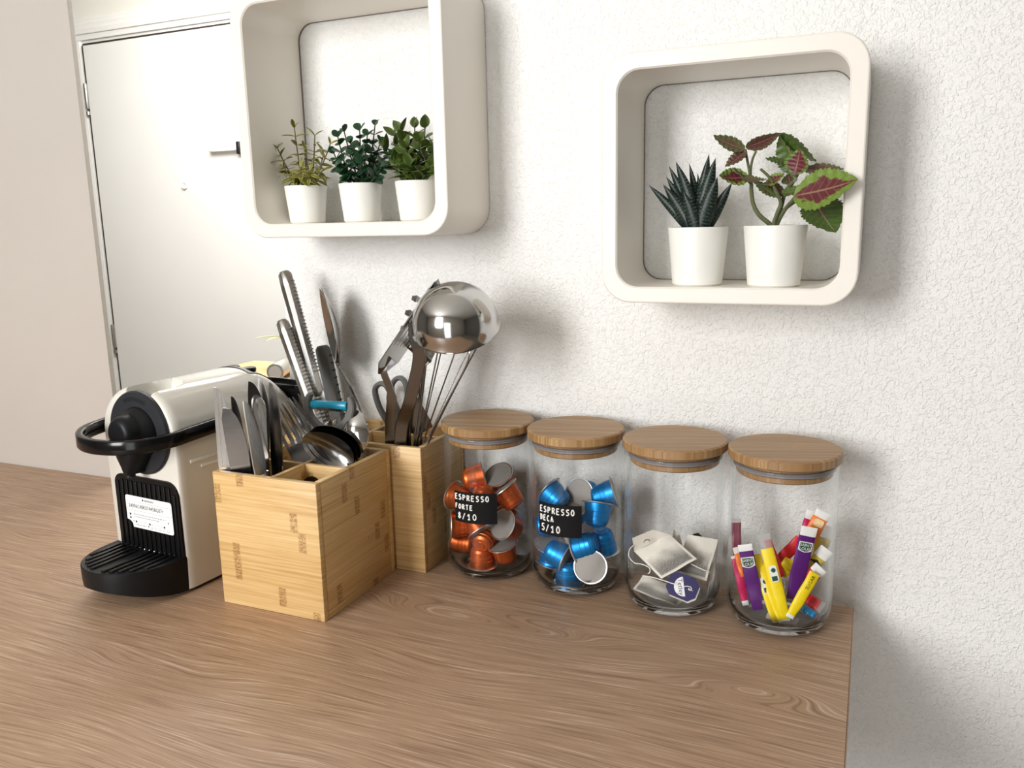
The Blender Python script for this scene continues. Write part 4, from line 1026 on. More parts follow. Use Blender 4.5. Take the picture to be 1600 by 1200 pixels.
mesh_obj('handle', *g_ribbon(hp, [.012, .010, .009] + [.009] * (len(hp) - 3), .0035, (.3, -.95, 0)), 'steel_dark_reflection', pk)

# ladle: umbrella of a bowl, opening down
lf = V((-.5120, -.0680, .012)); lc = at(712, 508, -.100)
la = thing('ladle', 'large polished steel ladle hanging its bowl over the rear box', 'ladle', lf, 'tools in the rear box')
op = V((-.14, .48, -.87)).normalized(); Rl = .0455
vs, fs = [], []
prof = []
for k in range(13): a = radians(88 * (1 - k / 12)); prof.append((Rl * sin(a) ** .9 if a > 0 else 0, -Rl * .98 * (cos(a) ** 1.0)))
prof2 = [(max(0, r - .0012), z + .0012 * (1 if r < Rl * .8 else .1)) for r, z in prof][::-1]
vs, fs = g_lathe([(Rl + .0012, .0012)] + prof + prof2 + [(Rl + .0004, .0022), (Rl + .0012, .0012)], 56)
o = mesh_obj('bowl', vs, fs, 'polished_steel', la, sharp=60); o.matrix_local = Matrix.Translation(lc - lf) @ op.to_track_quat('Z', 'Y').to_matrix().to_4x4()
hs = at(655, 527, -.098) - lf
hpts = smooth_path([hs + V((-.002, 0, .014)), hs + V((-.0045, -.001, .002)), at(655, 560, -.094) - lf, at(641, 625, -.084) - lf, at(626, 690, -.070) - lf, V((0, 0, 0))])
n_ = len(hpts); mesh_obj('handle', *g_ribbon(hpts, [.020, .019, .018, .016, .015, .014] + [.0140] * (n_ - 6), [.002, .0025, .003, .004] + [.0045] * (n_ - 4), (.45, -.9, .05)), 'steel_dark_reflection', la)

# balloon whisk
wf = V((-.5005, -.0560, .012)); wa = V((-.4990, -.0590, .125)); wtop = at(724, 462, -.066)
wh = thing('whisk', 'steel balloon whisk with its wires behind the ladle', 'whisk', wf, 'tools in the rear box')
d = (wtop - wa).normalized(); LW = (wtop - wa).length; e1 = d.cross(V((0, 1, 0))).normalized(); e2 = d.cross(e1)
mesh_obj('handle', *g_tube([V((0, 0, 0)), (wa - wf) * .1, (wa - wf) * .9, wa - wf, wa - wf + d * .012], [.006, .009, .009, .0085, .007], 16), 'brushed_steel', wh)
for k in range(6):
    a = pi * k / 6 + .12; s = e1 * cos(a) + e2 * sin(a); sc = 1 - .045 * k; pts = []
    for i in range(49):
        t = i / 48; ph = (t - .5) * 2                     # -1..1 along the loop
        z = LW * sc * (1 - abs(ph) ** 2.6) + .004; rr = .0345 * (1 if ph > 0 else -1) * (sin(pi * min(1, abs(ph) ** .72)) ** 1.0 if abs(ph) < 1 else 0) + .0048 * (1 if ph > 0 else -1) * abs(ph) ** 2
        pts.append(wa - wf + d * z + s * rr)
    mesh_obj('wire', *g_tube(pts, .00085, 6), 'steel_dark_reflection', wh)

# kitchen scissors, grey loops up
sf = V((-.5550, -.0020, .012))
sc_ = thing('scissors', 'kitchen scissors with grey plastic finger loops standing behind the turner', 'scissors', sf, 'tools in the rear box')
def sloop(pts, y, rad, fl):
    P = [at(u, v, y) - sf for u, v in pts]; P2 = []
    n_ = len(P)
    for i in range(n_):
        a, b, c_, d_ = P[i - 1], P[i], P[(i + 1) % n_], P[(i + 2) % n_]
        for k in range(6):
            t = k / 6; P2.append(.5 * (2 * b + (c_ - a) * t + (2 * a - 5 * b + 4 * c_ - d_) * t * t + (3 * b - a - 3 * c_ + d_) * t ** 3))
    mesh_obj('finger_loop', *g_tube(P2, rad, 10, ref=(0, 1, 0), flat=fl, closed=True), 'grey_plastic', sc_)
sloop([(586, 610), (593, 600), (603, 602), (611, 616), (618, 640), (619, 662), (612, 667), (603, 655), (592, 634)], -.006, .0048, .72)
sloop([(612, 604), (618, 593), (627, 591), (634, 600), (637, 620), (634, 645), (628, 655), (621, 640), (615, 622)], .006, .0045, .72)
for s, (u, v) in ((-1, (614, 664)), (1, (629, 654))):
    p = at(u, v, -.003 + s * .004) - sf
    mesh_obj('handle', *g_ribbon([p, p * .5 + V((0, 0, .05)), V((s * .004, s * .002, .085))], [.010, .012, .012], .006, (0, 1, 0)), 'grey_plastic', sc_)
    mesh_obj('blade', *g_ribbon([V((s * .004, s * .002, .088)), V((s * .003, s * .002, .05)), V((0, s * .002, 0))], [.014, .012, .003], .002, (0, 1, 0)), 'polished_steel', sc_)
# dark tapering palette knife among the whisk wires
E = at(652, 690, -.048); T = at(646, 612, -.058)
kf = V((-.4960, -.0360, .012))
pk_ = thing('cake_server', 'dark wedge shaped cake server behind the whisk wires', 'cake server', kf, 'tools in the rear box')
tp_ = at(646, 612, -.052) - kf; b0 = at(652, 668, -.046) - kf
mesh_obj('blade', *g_ribbon([tp_, tp_.lerp(b0, .35), tp_.lerp(b0, .8), b0, b0 + (b0 - tp_) * .15], [.002, .016, .032, .036, .012], .0014, (.4, -.9, 0)), 'steel_dark_reflection', pk_)
mesh_obj('handle', *g_ribbon([b0 + (b0 - tp_) * .1, (b0 + (b0 - tp_) * .3) * .5, V((0, 0, 0))], [.010, .012, .014], .005, (.4, -.9, 0)), 'steel_dark_reflection', pk_)

# ------------------------------------------------------------------ glass jars with bamboo lids
RB, RL, HJ = .0510, .0530, .1790
JARS = [(-.4155, -.0357), (-.3084, -.0383), (-.1980, -.0483), (-.0904, -.0507)]
JL = ['glass jar of orange capsules, first of four beside the bamboo box', 'glass jar of blue capsules, second of the four lidded jars', 'glass jar of tea bags, third of the four lidded jars', 'glass jar of sugar sticks, last of four at the worktop end']
def jar(k):
    x, y = JARS[k]; j = thing('glass_jar', JL[k], 'jar', (x, y, 0), 'four glass jars with bamboo lids')
    rho = .019; b = []
    for q in range(9):
        a = -pi / 2 + (pi / 2) * q / 8; b.append((RB - rho + rho * cos(a), rho + rho * sin(a)))
    outer = b + [(RB, .06), (RB, .120), (RB, .1655)]
    top = [(RB - .0003, .1668), (RB - .0010, .1672), (RB - .0018, .1668)]
    ri = RB - .0022
    mesh_obj('glass_wall', *g_lathe(outer[4:] + top + [(ri, .160), (ri, .10), (ri, .022)], 72), 'jar_glass', j, sharp=60)
    inn = [(ri, .022), (ri - .002, .0145), (ri - .007, .0095), (ri - .014, .0072), (.0, .0068)]
    base = [(.0, .0010), (.024, .0012), (RB - rho - .003, .0008)] + b[:5]
    mesh_obj('glass_base', *g_lathe(base + inn[0:], 72), 'thick_glass', j, sharp=60)
    l = mesh_obj('lid', *g_lathe([(.0, .1690), (.046, .1690), (RL - .0012, .1690), (RL, .1702), (RL, .1775), (RL - .0015, .1790), (RL - .004, .1790), (.0, .1790)], 72), 'lid_bamboo_wide' if k < 2 else 'lid_bamboo_fine', j, sharp=35)
    mesh_obj('plug', *g_lathe([(.0, .1545), (.0440, .1545), (.0452, .1557), (.0452, .1600), (.0430, .1606), (.0430, .1650), (.0452, .1656), (.0452, .1690), (0, .1690)], 64), 'lid_bamboo_wide' if k < 2 else 'lid_bamboo_fine', l, sharp=35)
    mesh_obj('seal', *g_lathe([(.0432, .1608), (.0470, .1608), (.0480, .1616), (.0466, .1628), (.0484, .1638), (.0468, .1650), (.0432, .1650)], 64), 'silicone', l)
    return j
jars = [jar(k) for k in range(4)]

# chalk labels: strokes wrapped on the jar wall
ST = {'E': [[(.6, 1), (.05, 1), (.0, .0), (.6, .0)], [(.02, .52), (.5, .54)]], 'S': [[(.6, .92), (.3, 1), (.05, .82), (.15, .6), (.5, .45), (.58, .2), (.3, 0), (.02, .08)]],
      'P': [[(.05, 0), (.05, 1), (.45, .95), (.58, .72), (.4, .5), (.08, .48)]], 'R': [[(.05, 0), (.05, 1), (.45, .95), (.55, .75), (.4, .52), (.08, .5)], [(.25, .5), (.62, 0)]],
      'O': [[(.3, 0), (.05, .2), (.0, .55), (.2, .95), (.42, .95), (.6, .6), (.55, .2), (.3, 0)]], 'o': [[(.3, .05), (.08, .2), (.05, .5), (.25, .72), (.5, .62), (.56, .3), (.3, .05)]],
      'F': [[(.05, 0), (.08, 1), (.6, .98)], [(.06, .55), (.48, .56)]], 'T': [[(.0, .98), (.66, 1)], [(.33, 1), (.3, 0)]],
      'G': [[(.6, .92), (.25, 1), (.02, .6), (.08, .15), (.35, 0), (.58, .2), (.5, .45), (.1, .42)]], 'D': [[(.1, 0), (.08, 1), (.42, .88), (.6, .5), (.45, .1), (.0, .0)]],
      'C': [[(.55, .9), (.25, 1), (.02, .6), (.08, .15), (.35, 0), (.6, .12)]], 'A': [[(.0, 0), (.28, 1), (.6, 0)], [(.12, .38), (.5, .4)]],
      '8': [[(.3, .52), (.08, .75), (.3, 1), (.5, .78), (.3, .52), (.02, .25), (.3, 0), (.58, .25), (.3, .52)]], '/': [[(.0, -.05), (.5, 1.05)]],
      '1': [[(.0, .62), (.3, 1), (.3, 0)], [(.05, .0), (.5, .0)]], '0': [[(.3, 0), (.05, .2), (.0, .55), (.2, .95), (.42, .95), (.6, .6), (.55, .2), (.3, 0)]],
      '5': [[(.6, 1), (.1, .98), (.08, .58), (.45, .55), (.58, .25), (.35, 0), (.02, .08)]]}
def jar_label(k, quad, lines):
    """quad: pixel corners TL,TR,BR,BL of the label as seen on the jar's front"""
    x, y = JARS[k]; j = jars[k]; Rr = RB + .0004
    def hit(u, v):
        d = RIGHT * ((u - 800) / FPX) - UP * ((v - 600) / FPX) + FWD
        ox, oy = CAM.x - x, CAM.y - y; a = d.x ** 2 + d.y ** 2; b = 2 * (ox * d.x + oy * d.y); c = ox * ox + oy * oy - Rr * Rr
        t = (-b - sqrt(max(0, b * b - 4 * a * c))) / (2 * a); p = CAM + d * t; return atan2(p.y - y, p.x - x), p.z
    q = [hit(*p) for p in quad]
    a0, a1 = (q[0][0] + q[3][0]) / 2, (q[1][0] + q[2][0]) / 2; z1 = (q[0][1] + q[1][1]) / 2; z0 = (q[2][1] + q[3][1]) / 2
    cyl = lambda s, t, r: V((r * cos(a0 + (a1 - a0) * s), r * sin(a0 + (a1 - a0) * s), z0 + (z1 - z0) * t))
    o = mesh_obj('label', *g_grid(lambda u, v: cyl(u, v, Rr), 24, 2, -.00035), 'label_black', j, sharp=30)
    W = (a1 - a0) * Rr; Hh = z1 - z0; m = MB()
    for (s, x0, yb, h, cw) in lines:
        cx = x0
        for ch in s:
            if ch == ' ': cx += cw; continue
            for st_ in ST[ch]:
                P = [(cx + px * cw * .92, yb + py * h) for px, py in st_]
                pts = []
                for (ax_, ay), (bx, by) in zip(P, P[1:]):
                    for q_ in range(4): pts.append((ax_ + (bx - ax_) * q_ / 4, ay + (by - ay) * q_ / 4))
                pts.append(P[-1]); 
                m.add(*g_tube([cyl(px, py, Rr + .0004) for px, py in pts], .00072, 6, ref=None))
            cx += cw
    m.build('chalk_lettering', 'chalk_white', o)
jar_label(0, [(711, 765.5), (776.7, 771), (776.7, 818), (711.7, 813)], [('ESPRESSO', .03, .74, .17, .105), ('FORTE', .03, .44, .15, .095), ('8/10', .10, .12, .19, .125)])
jar_label(1, [(842, 781), (909, 791.5), (909, 840.5), (844, 831)], [('ESPRESSO', .05, .70, .18, .105), ('DECA', .05, .44, .17, .095), ('5/10', .09, .11, .21, .125)])

# ------------------------------------------------------------------ coffee capsules
CH = .0265
cap_prof = [(.0, CH - .0005 - CH), ]
def capsule_meshes(mat):
    # axis +Z toward the foil; closed end at z = -0.014, foil at z = +0.0125
    body = [(.0, -.0135), (.0045, -.0138), (.0052, -.0130), (.0085, -.0128), (.0112, -.0108), (.0122, -.0082), (.0123, -.0076), (.0129, -.0072), (.0131, -.0030), (.0135, -.0026), (.0137, .0022), (.0142, .0026), (.0150, .0105), (.0152, .0118)]
    a = mesh_obj('body', *g_lathe(body, 32), mat, sharp=30)
    b = mesh_obj('rim', *g_lathe([(.0150, .0112), (.0178, .0114), (.0184, .0120), (.0182, .0127), (.0172, .0129), (.0166, .0126)], 36), 'rim_metal', sharp=60)
    c = mesh_obj('foil', *g_lathe([(.0167, .0126), (.010, .0128), (.004, .0130), (.0, .0130)], 36), 'foil')
    me = (a.data, b.data, c.data)
    for o in (a, b, c): bpy.data.objects.remove(o)
    return me
CAPS = {'o': capsule_meshes('copper_capsule'), 'b': capsule_meshes('blue_capsule')}
def capsule(kind, jk, u, v, dy, axis, label):
    x, y = JARS[jk]; p = at(u, v, y + dy); ax = V(axis).normalized()
    # keep inside the glass
    r = V((p.x - x, p.y - y, 0)); ext = .0185 * sqrt(max(0, 1 - (ax.x ** 2 + ax.y ** 2) * .45))
    lim = .0480 - ext
    if r.length > lim: r = r.normalized() * lim; p = V((x, y, p.z)) + r
    ze = abs(ax.z) * .0132 + sqrt(max(0, 1 - ax.z ** 2)) * (.0172 if ax.z < .2 else .0150)
    p.z = max(p.z, .0074 + ze)
    t = thing('coffee_capsule', label, 'coffee capsule', Matrix.Translation(p) @ ax.to_track_quat('Z', 'Y').to_matrix().to_4x4(), 'orange capsules in the first jar' if kind == 'o' else 'blue capsules in the second jar')
    for nm, me in zip(('body', 'rim', 'foil'), CAPS[kind]):
        o = bpy.data.objects.new(nm, me); C.objects.link(o); o.parent = t
    return t
for a in [
    (741, 746, .004, (.80, .42, .20), 'topmost orange capsule, tilted with its foil turned up to the right'),
    (784, 752, .016, (-.12, -.55, .80), 'orange capsule at the top right showing its whole grey foil'),
    (799, 777, -.010, (-.55, -.10, .75), 'orange capsule at the right wall, closed end pointing down to the right'),
    (708, 778, -.006, (-.95, .25, .10), 'orange capsule behind the left edge of the black label, high'),
    (712, 820, -.014, (-.85, -.50, .05), 'orange capsule pressing its foil on the left of the glass'),
    (724, 853, .002, (-.97, .1, .05), 'orange capsule lying at the bottom left of its jar'),
    (753, 872, -.022, (0, .04, -1), 'orange capsule standing upside down at the front bottom'),
    (788, 862, -.012, (-.10, -.28, .95), 'orange capsule at the bottom right with its foil facing up'),
    (799, 824, -.014, (-.35, -.80, .48), 'orange capsule at the right with a dark slanted foil'),
    (784, 802, .008, (.4, .5, .75), 'orange capsule in the middle behind the slanted foil'),
    (757, 842, -.020, (-.05, .95, .25), 'orange capsule pointing its round closed end at the front'),
    (745, 815, -.024, (.62, -.25, -.74), 'orange capsule partly under the lower label edge, rim down'),
    (757, 775, -.006, (0, .1, -1), 'orange capsule whose closed end peeps over the black label'),
    (742, 800, .010, (-.5, .3, .8), 'orange capsule buried behind the black label of the first jar')]: capsule('o', 0, *a)
for a in [
    (869, 777, -.006, (-.80, .15, .55), 'blue capsule at the top left with its closed end to the right'),
    (915, 770, .012, (-.25, -.95, .15), 'blue capsule at the top showing its whole grey foil disc'),
    (944, 774, .002, (.86, .25, .30), 'blue capsule lying at the top right of its jar'),
    (940, 806, -.014, (0, .40, .92), 'blue capsule standing rim up at the right wall, under the lying one'),
    (949, 846, .002, (.1, .1, -1), 'blue capsule upside down at the right, behind the foil disc'),
    (915, 852, -.022, (-.93, -.12, -.34), 'right one of two blue capsules meeting rim to rim'),
    (871, 865, -.028, (.93, -.10, -.30), 'left one of two blue capsules meeting rim to rim'),
    (851, 860, -.004, (.12, -.30, .95), 'blue capsule standing rim up at the left wall'),
    (840, 817, .002, (.9, .35, .1), 'blue capsule whose dome peeps out left of the black label'),
    (888, 899, -.030, (0, .06, -1), 'blue capsule standing upside down at the front bottom'),
    (937, 893, -.034, (.20, -.93, .30), 'blue capsule at the bottom right turning its grey foil to the front'),
    (858, 884, .006, (-.2, -.25, -.95), 'blue capsule low at the left, its foil edge just showing'),
    (914, 886, -.004, (.55, .3, -.6), 'blue capsule wedged behind the front foil disc'),
    (898, 800, .004, (0, -.55, .83), 'blue capsule behind the black label with its foil tilted up')]: capsule('b', 1, *a)

# ------------------------------------------------------------------ tea bags
n = N('tea_paper'); tc = n.n('ShaderNodeTexCoord'); sep = n.n('ShaderNodeSeparateXYZ'); n.l(tc.outputs['UV'], sep.inputs[0])
sp = n.noise(tc.outputs['UV'], 55, 3, .7); edge = n.noise(tc.outputs['UV'], 4, 2)
lv = n.math('ADD', sep.outputs[1], n.math('MULTIPLY', n.math('SUBTRACT', edge, .5), .3))
amt = n.ramp(lv, [(.25, (1, 1, 1, 1)), (.68, (0, 0, 0, 1))])
inb = n.ramp(n.math('MAXIMUM', n.math('ABSOLUTE', n.math('SUBTRACT', sep.outputs[0], .5)), n.math('ABSOLUTE', n.math('SUBTRACT', sep.outputs[1], .5))), [(.42, (1, 1, 1, 1)), (.46, (0, 0, 0, 1))])
spk = n.ramp(sp, [(.42, (1, 1, 1, 1)), (.60, (.45, .45, .45, 1))])
f = n.math('MULTIPLY', n.math('MULTIPLY', amt, inb), spk)
n.set(n.mix(f, srgb(226, 222, 212), srgb(46, 45, 48)), .8); n.bump(sp, .3, .0006); M['tea_paper'] = n.m
plain('tag_navy', srgb(38, 32, 92), .5, var=.05); plain('tag_white', srgb(244, 244, 244), .5, var=.01); plain('tag_back', srgb(200, 196, 186), .6)
def z7(x, y, dy): return at(970 + x / 7.06, 810 + y / 7.06, JARS[2][1] + dy)
def tea_bag(label, quad, puff, base):
    """quad: four 3D corners, leaves settled toward the first edge"""
    P = [V(p) for p in quad]; c0 = sum(P, V()) / 4
    t = thing('tea_bag', label, 'tea bag', c0, 'tea bags in the third jar'); P = [p - c0 for p in P]
    nn = (P[1] - P[0]).cross(P[3] - P[0]).normalized(); rg_ = random.Random(len(label)); ph = rg_.uniform(0, 6)
    for sgn in (1, -1):
        def fn(u, v):
            b = (P[0] * (1 - u) + P[1] * u) * (1 - v) + (P[3] * (1 - u) + P[2] * u) * v
            k = (max(0, min(u, 1 - u) * max(.0, min(v, 1 - v))) * 4) ** .6
            return b + nn * (sgn * (puff * k * (.5 + .7 * (1 - v)) + .0003) + .0009 * sin(9 * u + ph) * sin(7 * v + ph))
        vs, fs = g_grid(fn, 16, 16)
        o = mesh_obj('paper_side', vs, fs, 'tea_paper', t); uv = o.data.uv_layers.new(name='UVMap')
        for lp in o.data.loops: k = lp.vertex_index; uv.data[lp.index].uv = ((k // 17) / 16, (k % 17) / 16)
    return t, c0, nn
tb1, c1, n1 = tea_bag('upper tea bag lying aslant on the pile, dark leaves in its lower half', [z7(450, 668, -.036), z7(840, 447, -.026), z7(535, 175, -.004), z7(150, 365, -.020)], .0045, 0)
fl = [z7(150, 365, -.021) - c1, z7(535, 175, -.005) - c1, z7(360, 118, -.012) - c1, z7(130, 215, -.022) - c1]
mesh_obj('folded_flap', *g_grid(lambda u, v: (fl[0] * (1 - u) + fl[1] * u) * (1 - v) + (fl[3] * (1 - u) + fl[2] * u) * v + V((0, -.0015 * v, 0)), 6, 4, .0006), 'tag_back' if False else 'tea_paper', tb1)
mesh_obj('staple', *g_tube([z7(255, 265, -.024) - c1, z7(270, 240, -.0235) - c1, z7(310, 235, -.022) - c1, z7(318, 255, -.0225) - c1], .0007, 6), 'rim_metal', tb1)
tb2, c2, n2 = tea_bag('tall tea bag standing at the right of the jar behind the navy tag', [z7(590, 600, -.010), z7(945, 690, -.018), z7(1075, 235, .010), z7(740, 178, .014)], .0040, 0)
tb3, c3, n3 = tea_bag('tea bag lying flat on the jar bottom under the navy tag', [z7(130, 790, -.032), z7(630, 985, -.043), z7(770, 800, -.020), z7(245, 632, -.012)], .0050, 0)
tb4, c4, n4 = tea_bag('tea bag pressed upright on the right side of the glass', [z7(945, 915, -.016), z7(1060, 870, -.004), z7(1050, 440, .004), z7(985, 560, -.004)], .0025, 0)
tb5, c5, n5 = tea_bag('tea bag corner sticking up behind the upper tea bag', [z7(560, 420, .004), z7(700, 380, .008), z7(655, 190, .014), z7(575, 110, .012)], .0020, 0)
# strings belong to their bags
def string(parent, c, pts, r=.00055): mesh_obj('string', *g_tube(smooth_path([z7(*p) - c for p in pts]), r, 6), 'string_white', parent)
string(tb1, c1, [(140, 300, -.024), (100, 340, -.026), (90, 420, -.028), (150, 490, -.029), (230, 505, -.030), (310, 540, -.031), (322, 590, -.032), (300, 610, -.032)])
string(tb2, c2, [(770, 500, -.020), (850, 540, -.020), (930, 575, -.020), (985, 590, -.018)])
string(tb3, c3, [(240, 632, -.034), (350, 650, -.036), (470, 685, -.0405), (560, 715, -.0425), (610, 728, -.0428)])
# navy tag of the lower bag, octagonal, with a white half round badge and a curl
TA, TB, TC = z7(590, 600, -.031), z7(890, 720, -.034), z7(460, 770, -.042)
tagO = thing('tea_tag', 'navy blue cardboard tea tag with a white half round badge lying in front', 'tag', (TA + TB + TC) / 3)
ex = (TB - TA).normalized(); ey0 = (TA - TC); ey = (ey0 - ex * ey0.dot(ex)).normalized(); ez = ex.cross(ey)
cen = z7(680, 752, -.037); Wt, Ht = (TB - TA).length * 1.08, .0245
tagO.location = cen
loc3 = lambda x, y, h: ex * x + ey * y + ez * h
h_, w_ = Ht / 2, Wt / 2; ch = .006
octo = [(-w_, -h_ + ch), (-w_ + ch, -h_), (w_ - ch, -h_), (w_, -h_ + ch), (w_, h_ - ch), (w_ - ch, h_), (-w_ + ch, h_), (-w_, h_ - ch)]
def flatp(poly, h0, h1): n_ = len(poly); return [loc3(x, y, h0) for x, y in poly] + [loc3(x, y, h1) for x, y in poly], [list(range(n_))[::-1], list(range(n_, 2 * n_))] + [[i, (i + 1) % n_, n_ + (i + 1) % n_, n_ + i] for i in range(n_)]
mesh_obj('card', *flatp(octo, 0, .0005), 'tag_navy', tagO, smooth=False)
mesh_obj('card_back', *flatp([(x * 1.0 + .0012, y * 1.0 - .0012) for x, y in octo], -.0012, -.0004), 'tag_back', tagO, smooth=False)
# badge: half disc, its straight side to the right; lettering runs along the straight side
ang = radians(-62)
def rot(x, y): return (x * cos(ang) - y * sin(ang), x * sin(ang) + y * cos(ang))
bx, by = .0015, .0005
half = [(.0100 * cos(pi * k / 16), -.0100 * sin(pi * k / 16)) for k in range(17)]
mesh_obj('badge', *flatp([(bx + rot(x, y)[0], by + rot(x, y)[1]) for x, y in half], .0005, .0007), 'tag_white', tagO, smooth=False)
tv, tf = g_text('Tetley', .0066, 'CENTER')
mesh_obj('badge_lettering', [loc3(bx + rot(p.x, p.y - .0055)[0], by + rot(p.x, p.y - .0055)[1], .0008) for p in tv], tf, 'tag_navy', tagO, smooth=False)
cu = [(0.0, .0002), (.0, .0030), (.0008, .0062), (.0030, .0074), (.0046, .0058), (.0036, .0040), (.0020, .0046)]
mesh_obj('curl', *g_tube([loc3(bx + rot(x, y)[0], by + rot(x, y)[1], .0008) for x, y in cu], .0005, 6), 'tag_white', tagO)
t2 = thing('tea_tag', 'second dark tea tag peeping over the tall tea bag at the back', 'tag', z7(845, 190, .016))
o2 = [z7(795, 175, .014), z7(850, 160, .016), z7(895, 195, .018), z7(880, 260, .020), z7(800, 240, .018)]
mesh_obj('card', *g_prism([(0, 0)] * 3, 0, 0), 'tag_navy', t2) if False else None
vs = [p - t2.location for p in o2] + [p - t2.location + V((0, .0006, 0)) for p in o2]
mesh_obj('card', vs, [[4, 3, 2, 1, 0], [5, 6, 7, 8, 9]] + [[i, (i + 1) % 5, 5 + (i + 1) % 5, 5 + i] for i in range(5)], 'ink', t2, smooth=False)
# short loose pieces of white string on the tag card
mesh_obj('string', *g_tube(smooth_path([z7(745, 770, -.0385) - cen, z7(790, 800, -.0385) - cen, z7(812, 802, -.0382) - cen]), .0004, 6), 'string_white', tagO)

# ------------------------------------------------------------------ sugar and sweetener sticks
for nm, c in (('purple', (84, 22, 112)), ('yellow', (246, 218, 8)), ('red', (205, 24, 40)), ('magenta', (196, 22, 92)), ('orange', (240, 128, 40)), ('blue', (30, 130, 190)), ('plum', (130, 44, 72)), ('mustard', (200, 180, 40))):
    plain('stick_' + nm, srgb(*c), .38, var=.06, scale=150)
plain('stick_white', srgb(238, 238, 236), .5, var=.02); plain('badge_green', srgb(8, 72, 52), .5); plain('photo_peach', srgb(250, 214, 160), .45, var=.15, scale=300)
SX, SYJ = JARS[3]
def z5(x, y, dy): return at(1120 + x / 5.455, 780 + y / 5.455, SYJ + dy)
def sugar_stick(label, p0, p1, wd, color, face, top_white=.14, bot_white=0.0, puff=.0018, marks=None, topc='stick_white'):
    """p0 lower end, p1 upper end (x, y, dy in the close-up)"""
    B, T = z5(*p0), z5(*p1)
    for P in (B, T):   # stay inside the glass
        r = V((P.x - SX, P.y - SYJ, 0))
        if r.length > .0440: P.x, P.y = SX + r.x / r.length * .0440, SYJ + r.y / r.length * .0440
        P.z = max(P.z, .0105)
    wd *= .90; puff *= .72
    t = thing('sugar_stick', label, 'sugar stick', frame(B, T, face), 'sticks in the fourth jar'); L = (T - B).length
    def sl(u0, u1, mat, nm, pf):
        def fn(u, v):
            z = u0 + (u1 - u0) * u; a = 2 * pi * v; e = min(1, min(z, 1 - z) / .12); e = max(0.06, e) ** .6
            x = wd / 2 * (.72 + .28 * min(1, z / .35)) * (abs(cos(a)) ** .8) * (1 if cos(a) > 0 else -1); y = pf * e * (abs(sin(a)) ** 1.0) * (1 if sin(a) > 0 else -1)
            return V((x, y + .0006 * sin(14 * z + wd * 900) * e, L * z))
        vs, fs = g_grid(fn, 12, 12)
        mesh_obj(nm, vs, fs, mat, t, sharp=70)
    lo, hi = bot_white, 1 - top_white
    sl(lo, hi, 'stick_' + color, 'wrapper', puff)
    if top_white: sl(hi, 1, topc, 'white_end', puff)
    if bot_white: sl(0, lo, 'stick_white', 'sealed_end', puff)
    if marks: marks(t, L)
    return t
def Yf(p): return puffy
def saint(zf, sc=1.0, flip=1):
    def f(t, L):
        z = L * zf; w_, h_ = .0062 * sc, .0050 * sc; y = .0022
        def pt(poly, yy): return [(x, yy, z + q) for x, q in poly]
        shield = [(-w_, h_), (w_, h_), (w_, -h_ * .75), (w_ * .5, -h_), (0, -h_ * 1.15), (-w_ * .5, -h_), (-w_, -h_ * .75)]
        m = MB()
        b = mesh_obj('badge', *g_prism([(x * 1.0, z + q) for x, q in shield], y - .0009, y), 'stick_white', t, smooth=False)
        mesh_obj('badge_field', *g_prism([(x * .86, z + q * .84) for x, q in shield], y, y + .0002), 'badge_green', b, smooth=False)
        for s, dz in (('SAINT', .0006), ('LOUIS', -.0033)):
            tv, tf = g_text(s, .0042 * sc, 'CENTER', .95); m.add([(-p.x * .95, y + .0004, z + dz * sc + p.y) for p in tv], tf)
        m.build('badge_lettering', 'stick_white', b, smooth=False)
    return f
def picture_mark(zf, word=None):
    def f(t, L):
        z = L * zf; y = .0025
        b = mesh_obj('badge', *g_prism(rrect(-.0040, z - .008, .0034, z + .008, .002, 3), y - .0009, y), 'stick_white', t, smooth=False)
        m = MB(); m.add(*g_lathe([(.0, .0002), (.0022, .0002)], 12, 'Y', c=(-.0005, y, z + .0035))); m.add(*g_box(.0, y + .0002, z - .0045, .0052, .0003, .0045))
        m.build('badge_print', 'badge_green', b, smooth=False)
    return f
def word_mark(s, zf, size=.0045):
    def f(t, L):
        tv, tf = g_text(s, size, 'CENTER', 1.05); y = .0027
        mesh_obj('lettering', [(p.y - size * .3, y, L * zf + p.x) for p in tv], tf, 'ink', t, smooth=False)
    return f
FC = (-.35, .92, .15)      # frame's +Y is the outward face, so face vectors point away toward the camera
CV = (.30, -.93, .20)
sugar_stick('left purple sugar stick with a green badge under its white end', (352, 945, -.030), (237, 385, -.028), .0150, 'purple', (.05, -1, .2), .10, 0, .0014, saint(.74))
sugar_stick('right purple sugar stick with a green badge, the taller one', (640, 850, -.018), (792, 236, -.020), .0165, 'purple', (.25, -.95, .2), .12, 0, .0014, saint(.74))
sugar_stick('broad yellow stick with a round picture badge at the middle of the jar', (588, 1045, -.036), (395, 300, -.022), .0135, 'yellow', (.25, -.95, .2), .16, .03, .0026, picture_mark(.55), 'clear_film')
sugar_stick('thin yellow stick with a white badge, left of the broad yellow one', (505, 1060, -.034), (330, 470, -.016), .0105, 'yellow', (.45, -.9, .2), 0, .02, .0022, picture_mark(.55))
sugar_stick('plain thin yellow stick between the two badged yellow sticks', (560, 1060, -.036), (372, 550, -.018), .0100, 'yellow', (.4, -.9, .2), .0, .02, .0024)
sugar_stick('front right yellow stick leaning right with small black words', (618, 1010, -.038), (838, 630, -.026), .0115, 'yellow', (.3, -.9, .3), 0, .07, .0028, word_mark('SUGAR', .80))
sugar_stick('long red stick lying aslant across the back', (500, 560, .014), (720, 340, .012), .0135, 'red', (.2, -.95, .2), 0, 0, .002)
sugar_stick('narrow red stick behind the broad yellow one', (560, 660, .000), (432, 350, .004), .0085, 'red', (.5, -.85, .1), 0, 0, .002)
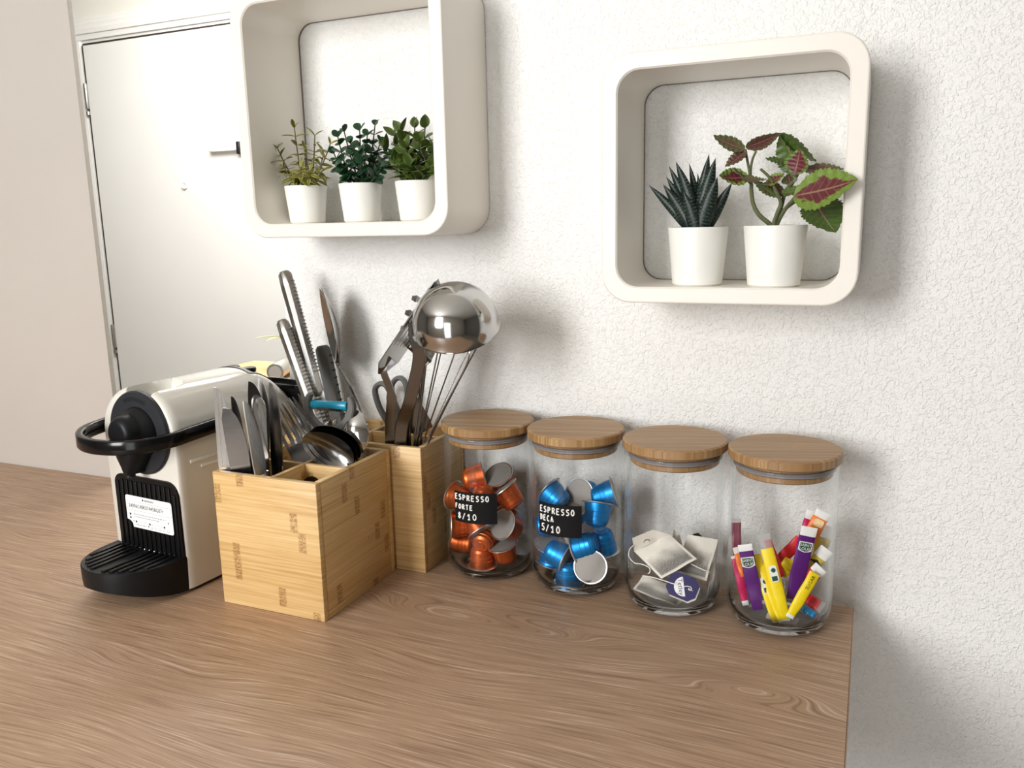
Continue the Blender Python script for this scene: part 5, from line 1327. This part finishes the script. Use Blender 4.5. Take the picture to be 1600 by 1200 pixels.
sugar_stick('magenta stick at the left wall with a white seal at its foot', (248, 905, -.020), (145, 480, -.014), .0095, 'magenta', (.3, -.95, .1), .05, .10, .002)
sugar_stick('thin orange stick between the magenta and left purple sticks', (225, 660, -.022), (135, 410, -.018), .0075, 'orange', (.4, -.9, .1), .20, 0, .002)
sugar_stick('plum coloured stick standing highest on the left of the jar', (170, 500, .0), (142, 160, .002), .0105, 'plum', (.3, -.95, 0), .10, 0, .0016, None, 'tag_back')
sugar_stick('orange stick with a peach picture and white end at the top right', (740, 420, -.004), (915, 105, -.002), .0160, 'orange', (.15, -.95, .3), .17, 0, .0020, lambda t, L: mesh_obj('picture', *g_prism(rrect(-.005, L * .62, .004, L * .80, .002, 3), .0008, .0020), 'photo_peach', t, smooth=False))
sugar_stick('magenta stick with a white end behind the orange one', (700, 420, .010), (806, 95, .010), .0090, 'magenta', (.15, -.95, .2), .22, 0, .002)
sugar_stick('yellow stick with a grey seal and a black triangle at the right', (700, 690, .0), (945, 425, -.006), .0150, 'mustard', (.15, -.95, .3), .26, 0, .002, lambda t, L: mesh_obj('triangle_mark', *g_prism([(-.0075, L * .58), (.0075, L * .58), (0, L * .68)], .0008, .0021), 'ink', t, smooth=False))
sugar_stick('magenta stick with a slanted white end pointing right', (690, 770, -.012), (905, 585, -.020), .0145, 'magenta', (.1, -.9, .4), .24, 0, .002)
sugar_stick('red stick lying low at the right with a clear end', (750, 830, -.004), (905, 930, -.008), .0130, 'red', (.1, -.8, .6), .22, 0, .0022, None, 'clear_film')
sugar_stick('blue stick lying lowest at the right of the jar', (720, 920, -.014), (838, 990, -.016), .0080, 'blue', (.1, -.8, .6), .0, 0, .0022)
sugar_stick('short yellow stick behind the right purple one', (545, 650, .006), (640, 520, .004), .0150, 'yellow', (.2, -.95, .2), 0, 0, .002)
sugar_stick('pale yellow see-through stick at the right wall', (860, 480, .010), (960, 230, .008), .0150, 'mustard', (.1, -.95, .2), .40, 0, .0014, None, 'clear_film')
sugar_stick('clear empty wrapper crumpled on the jar bottom', (420, 1050, -.020), (690, 1060, -.024), .0130, 'white', (0, -.4, .9), .5, 0, .0010, None, 'clear_film')
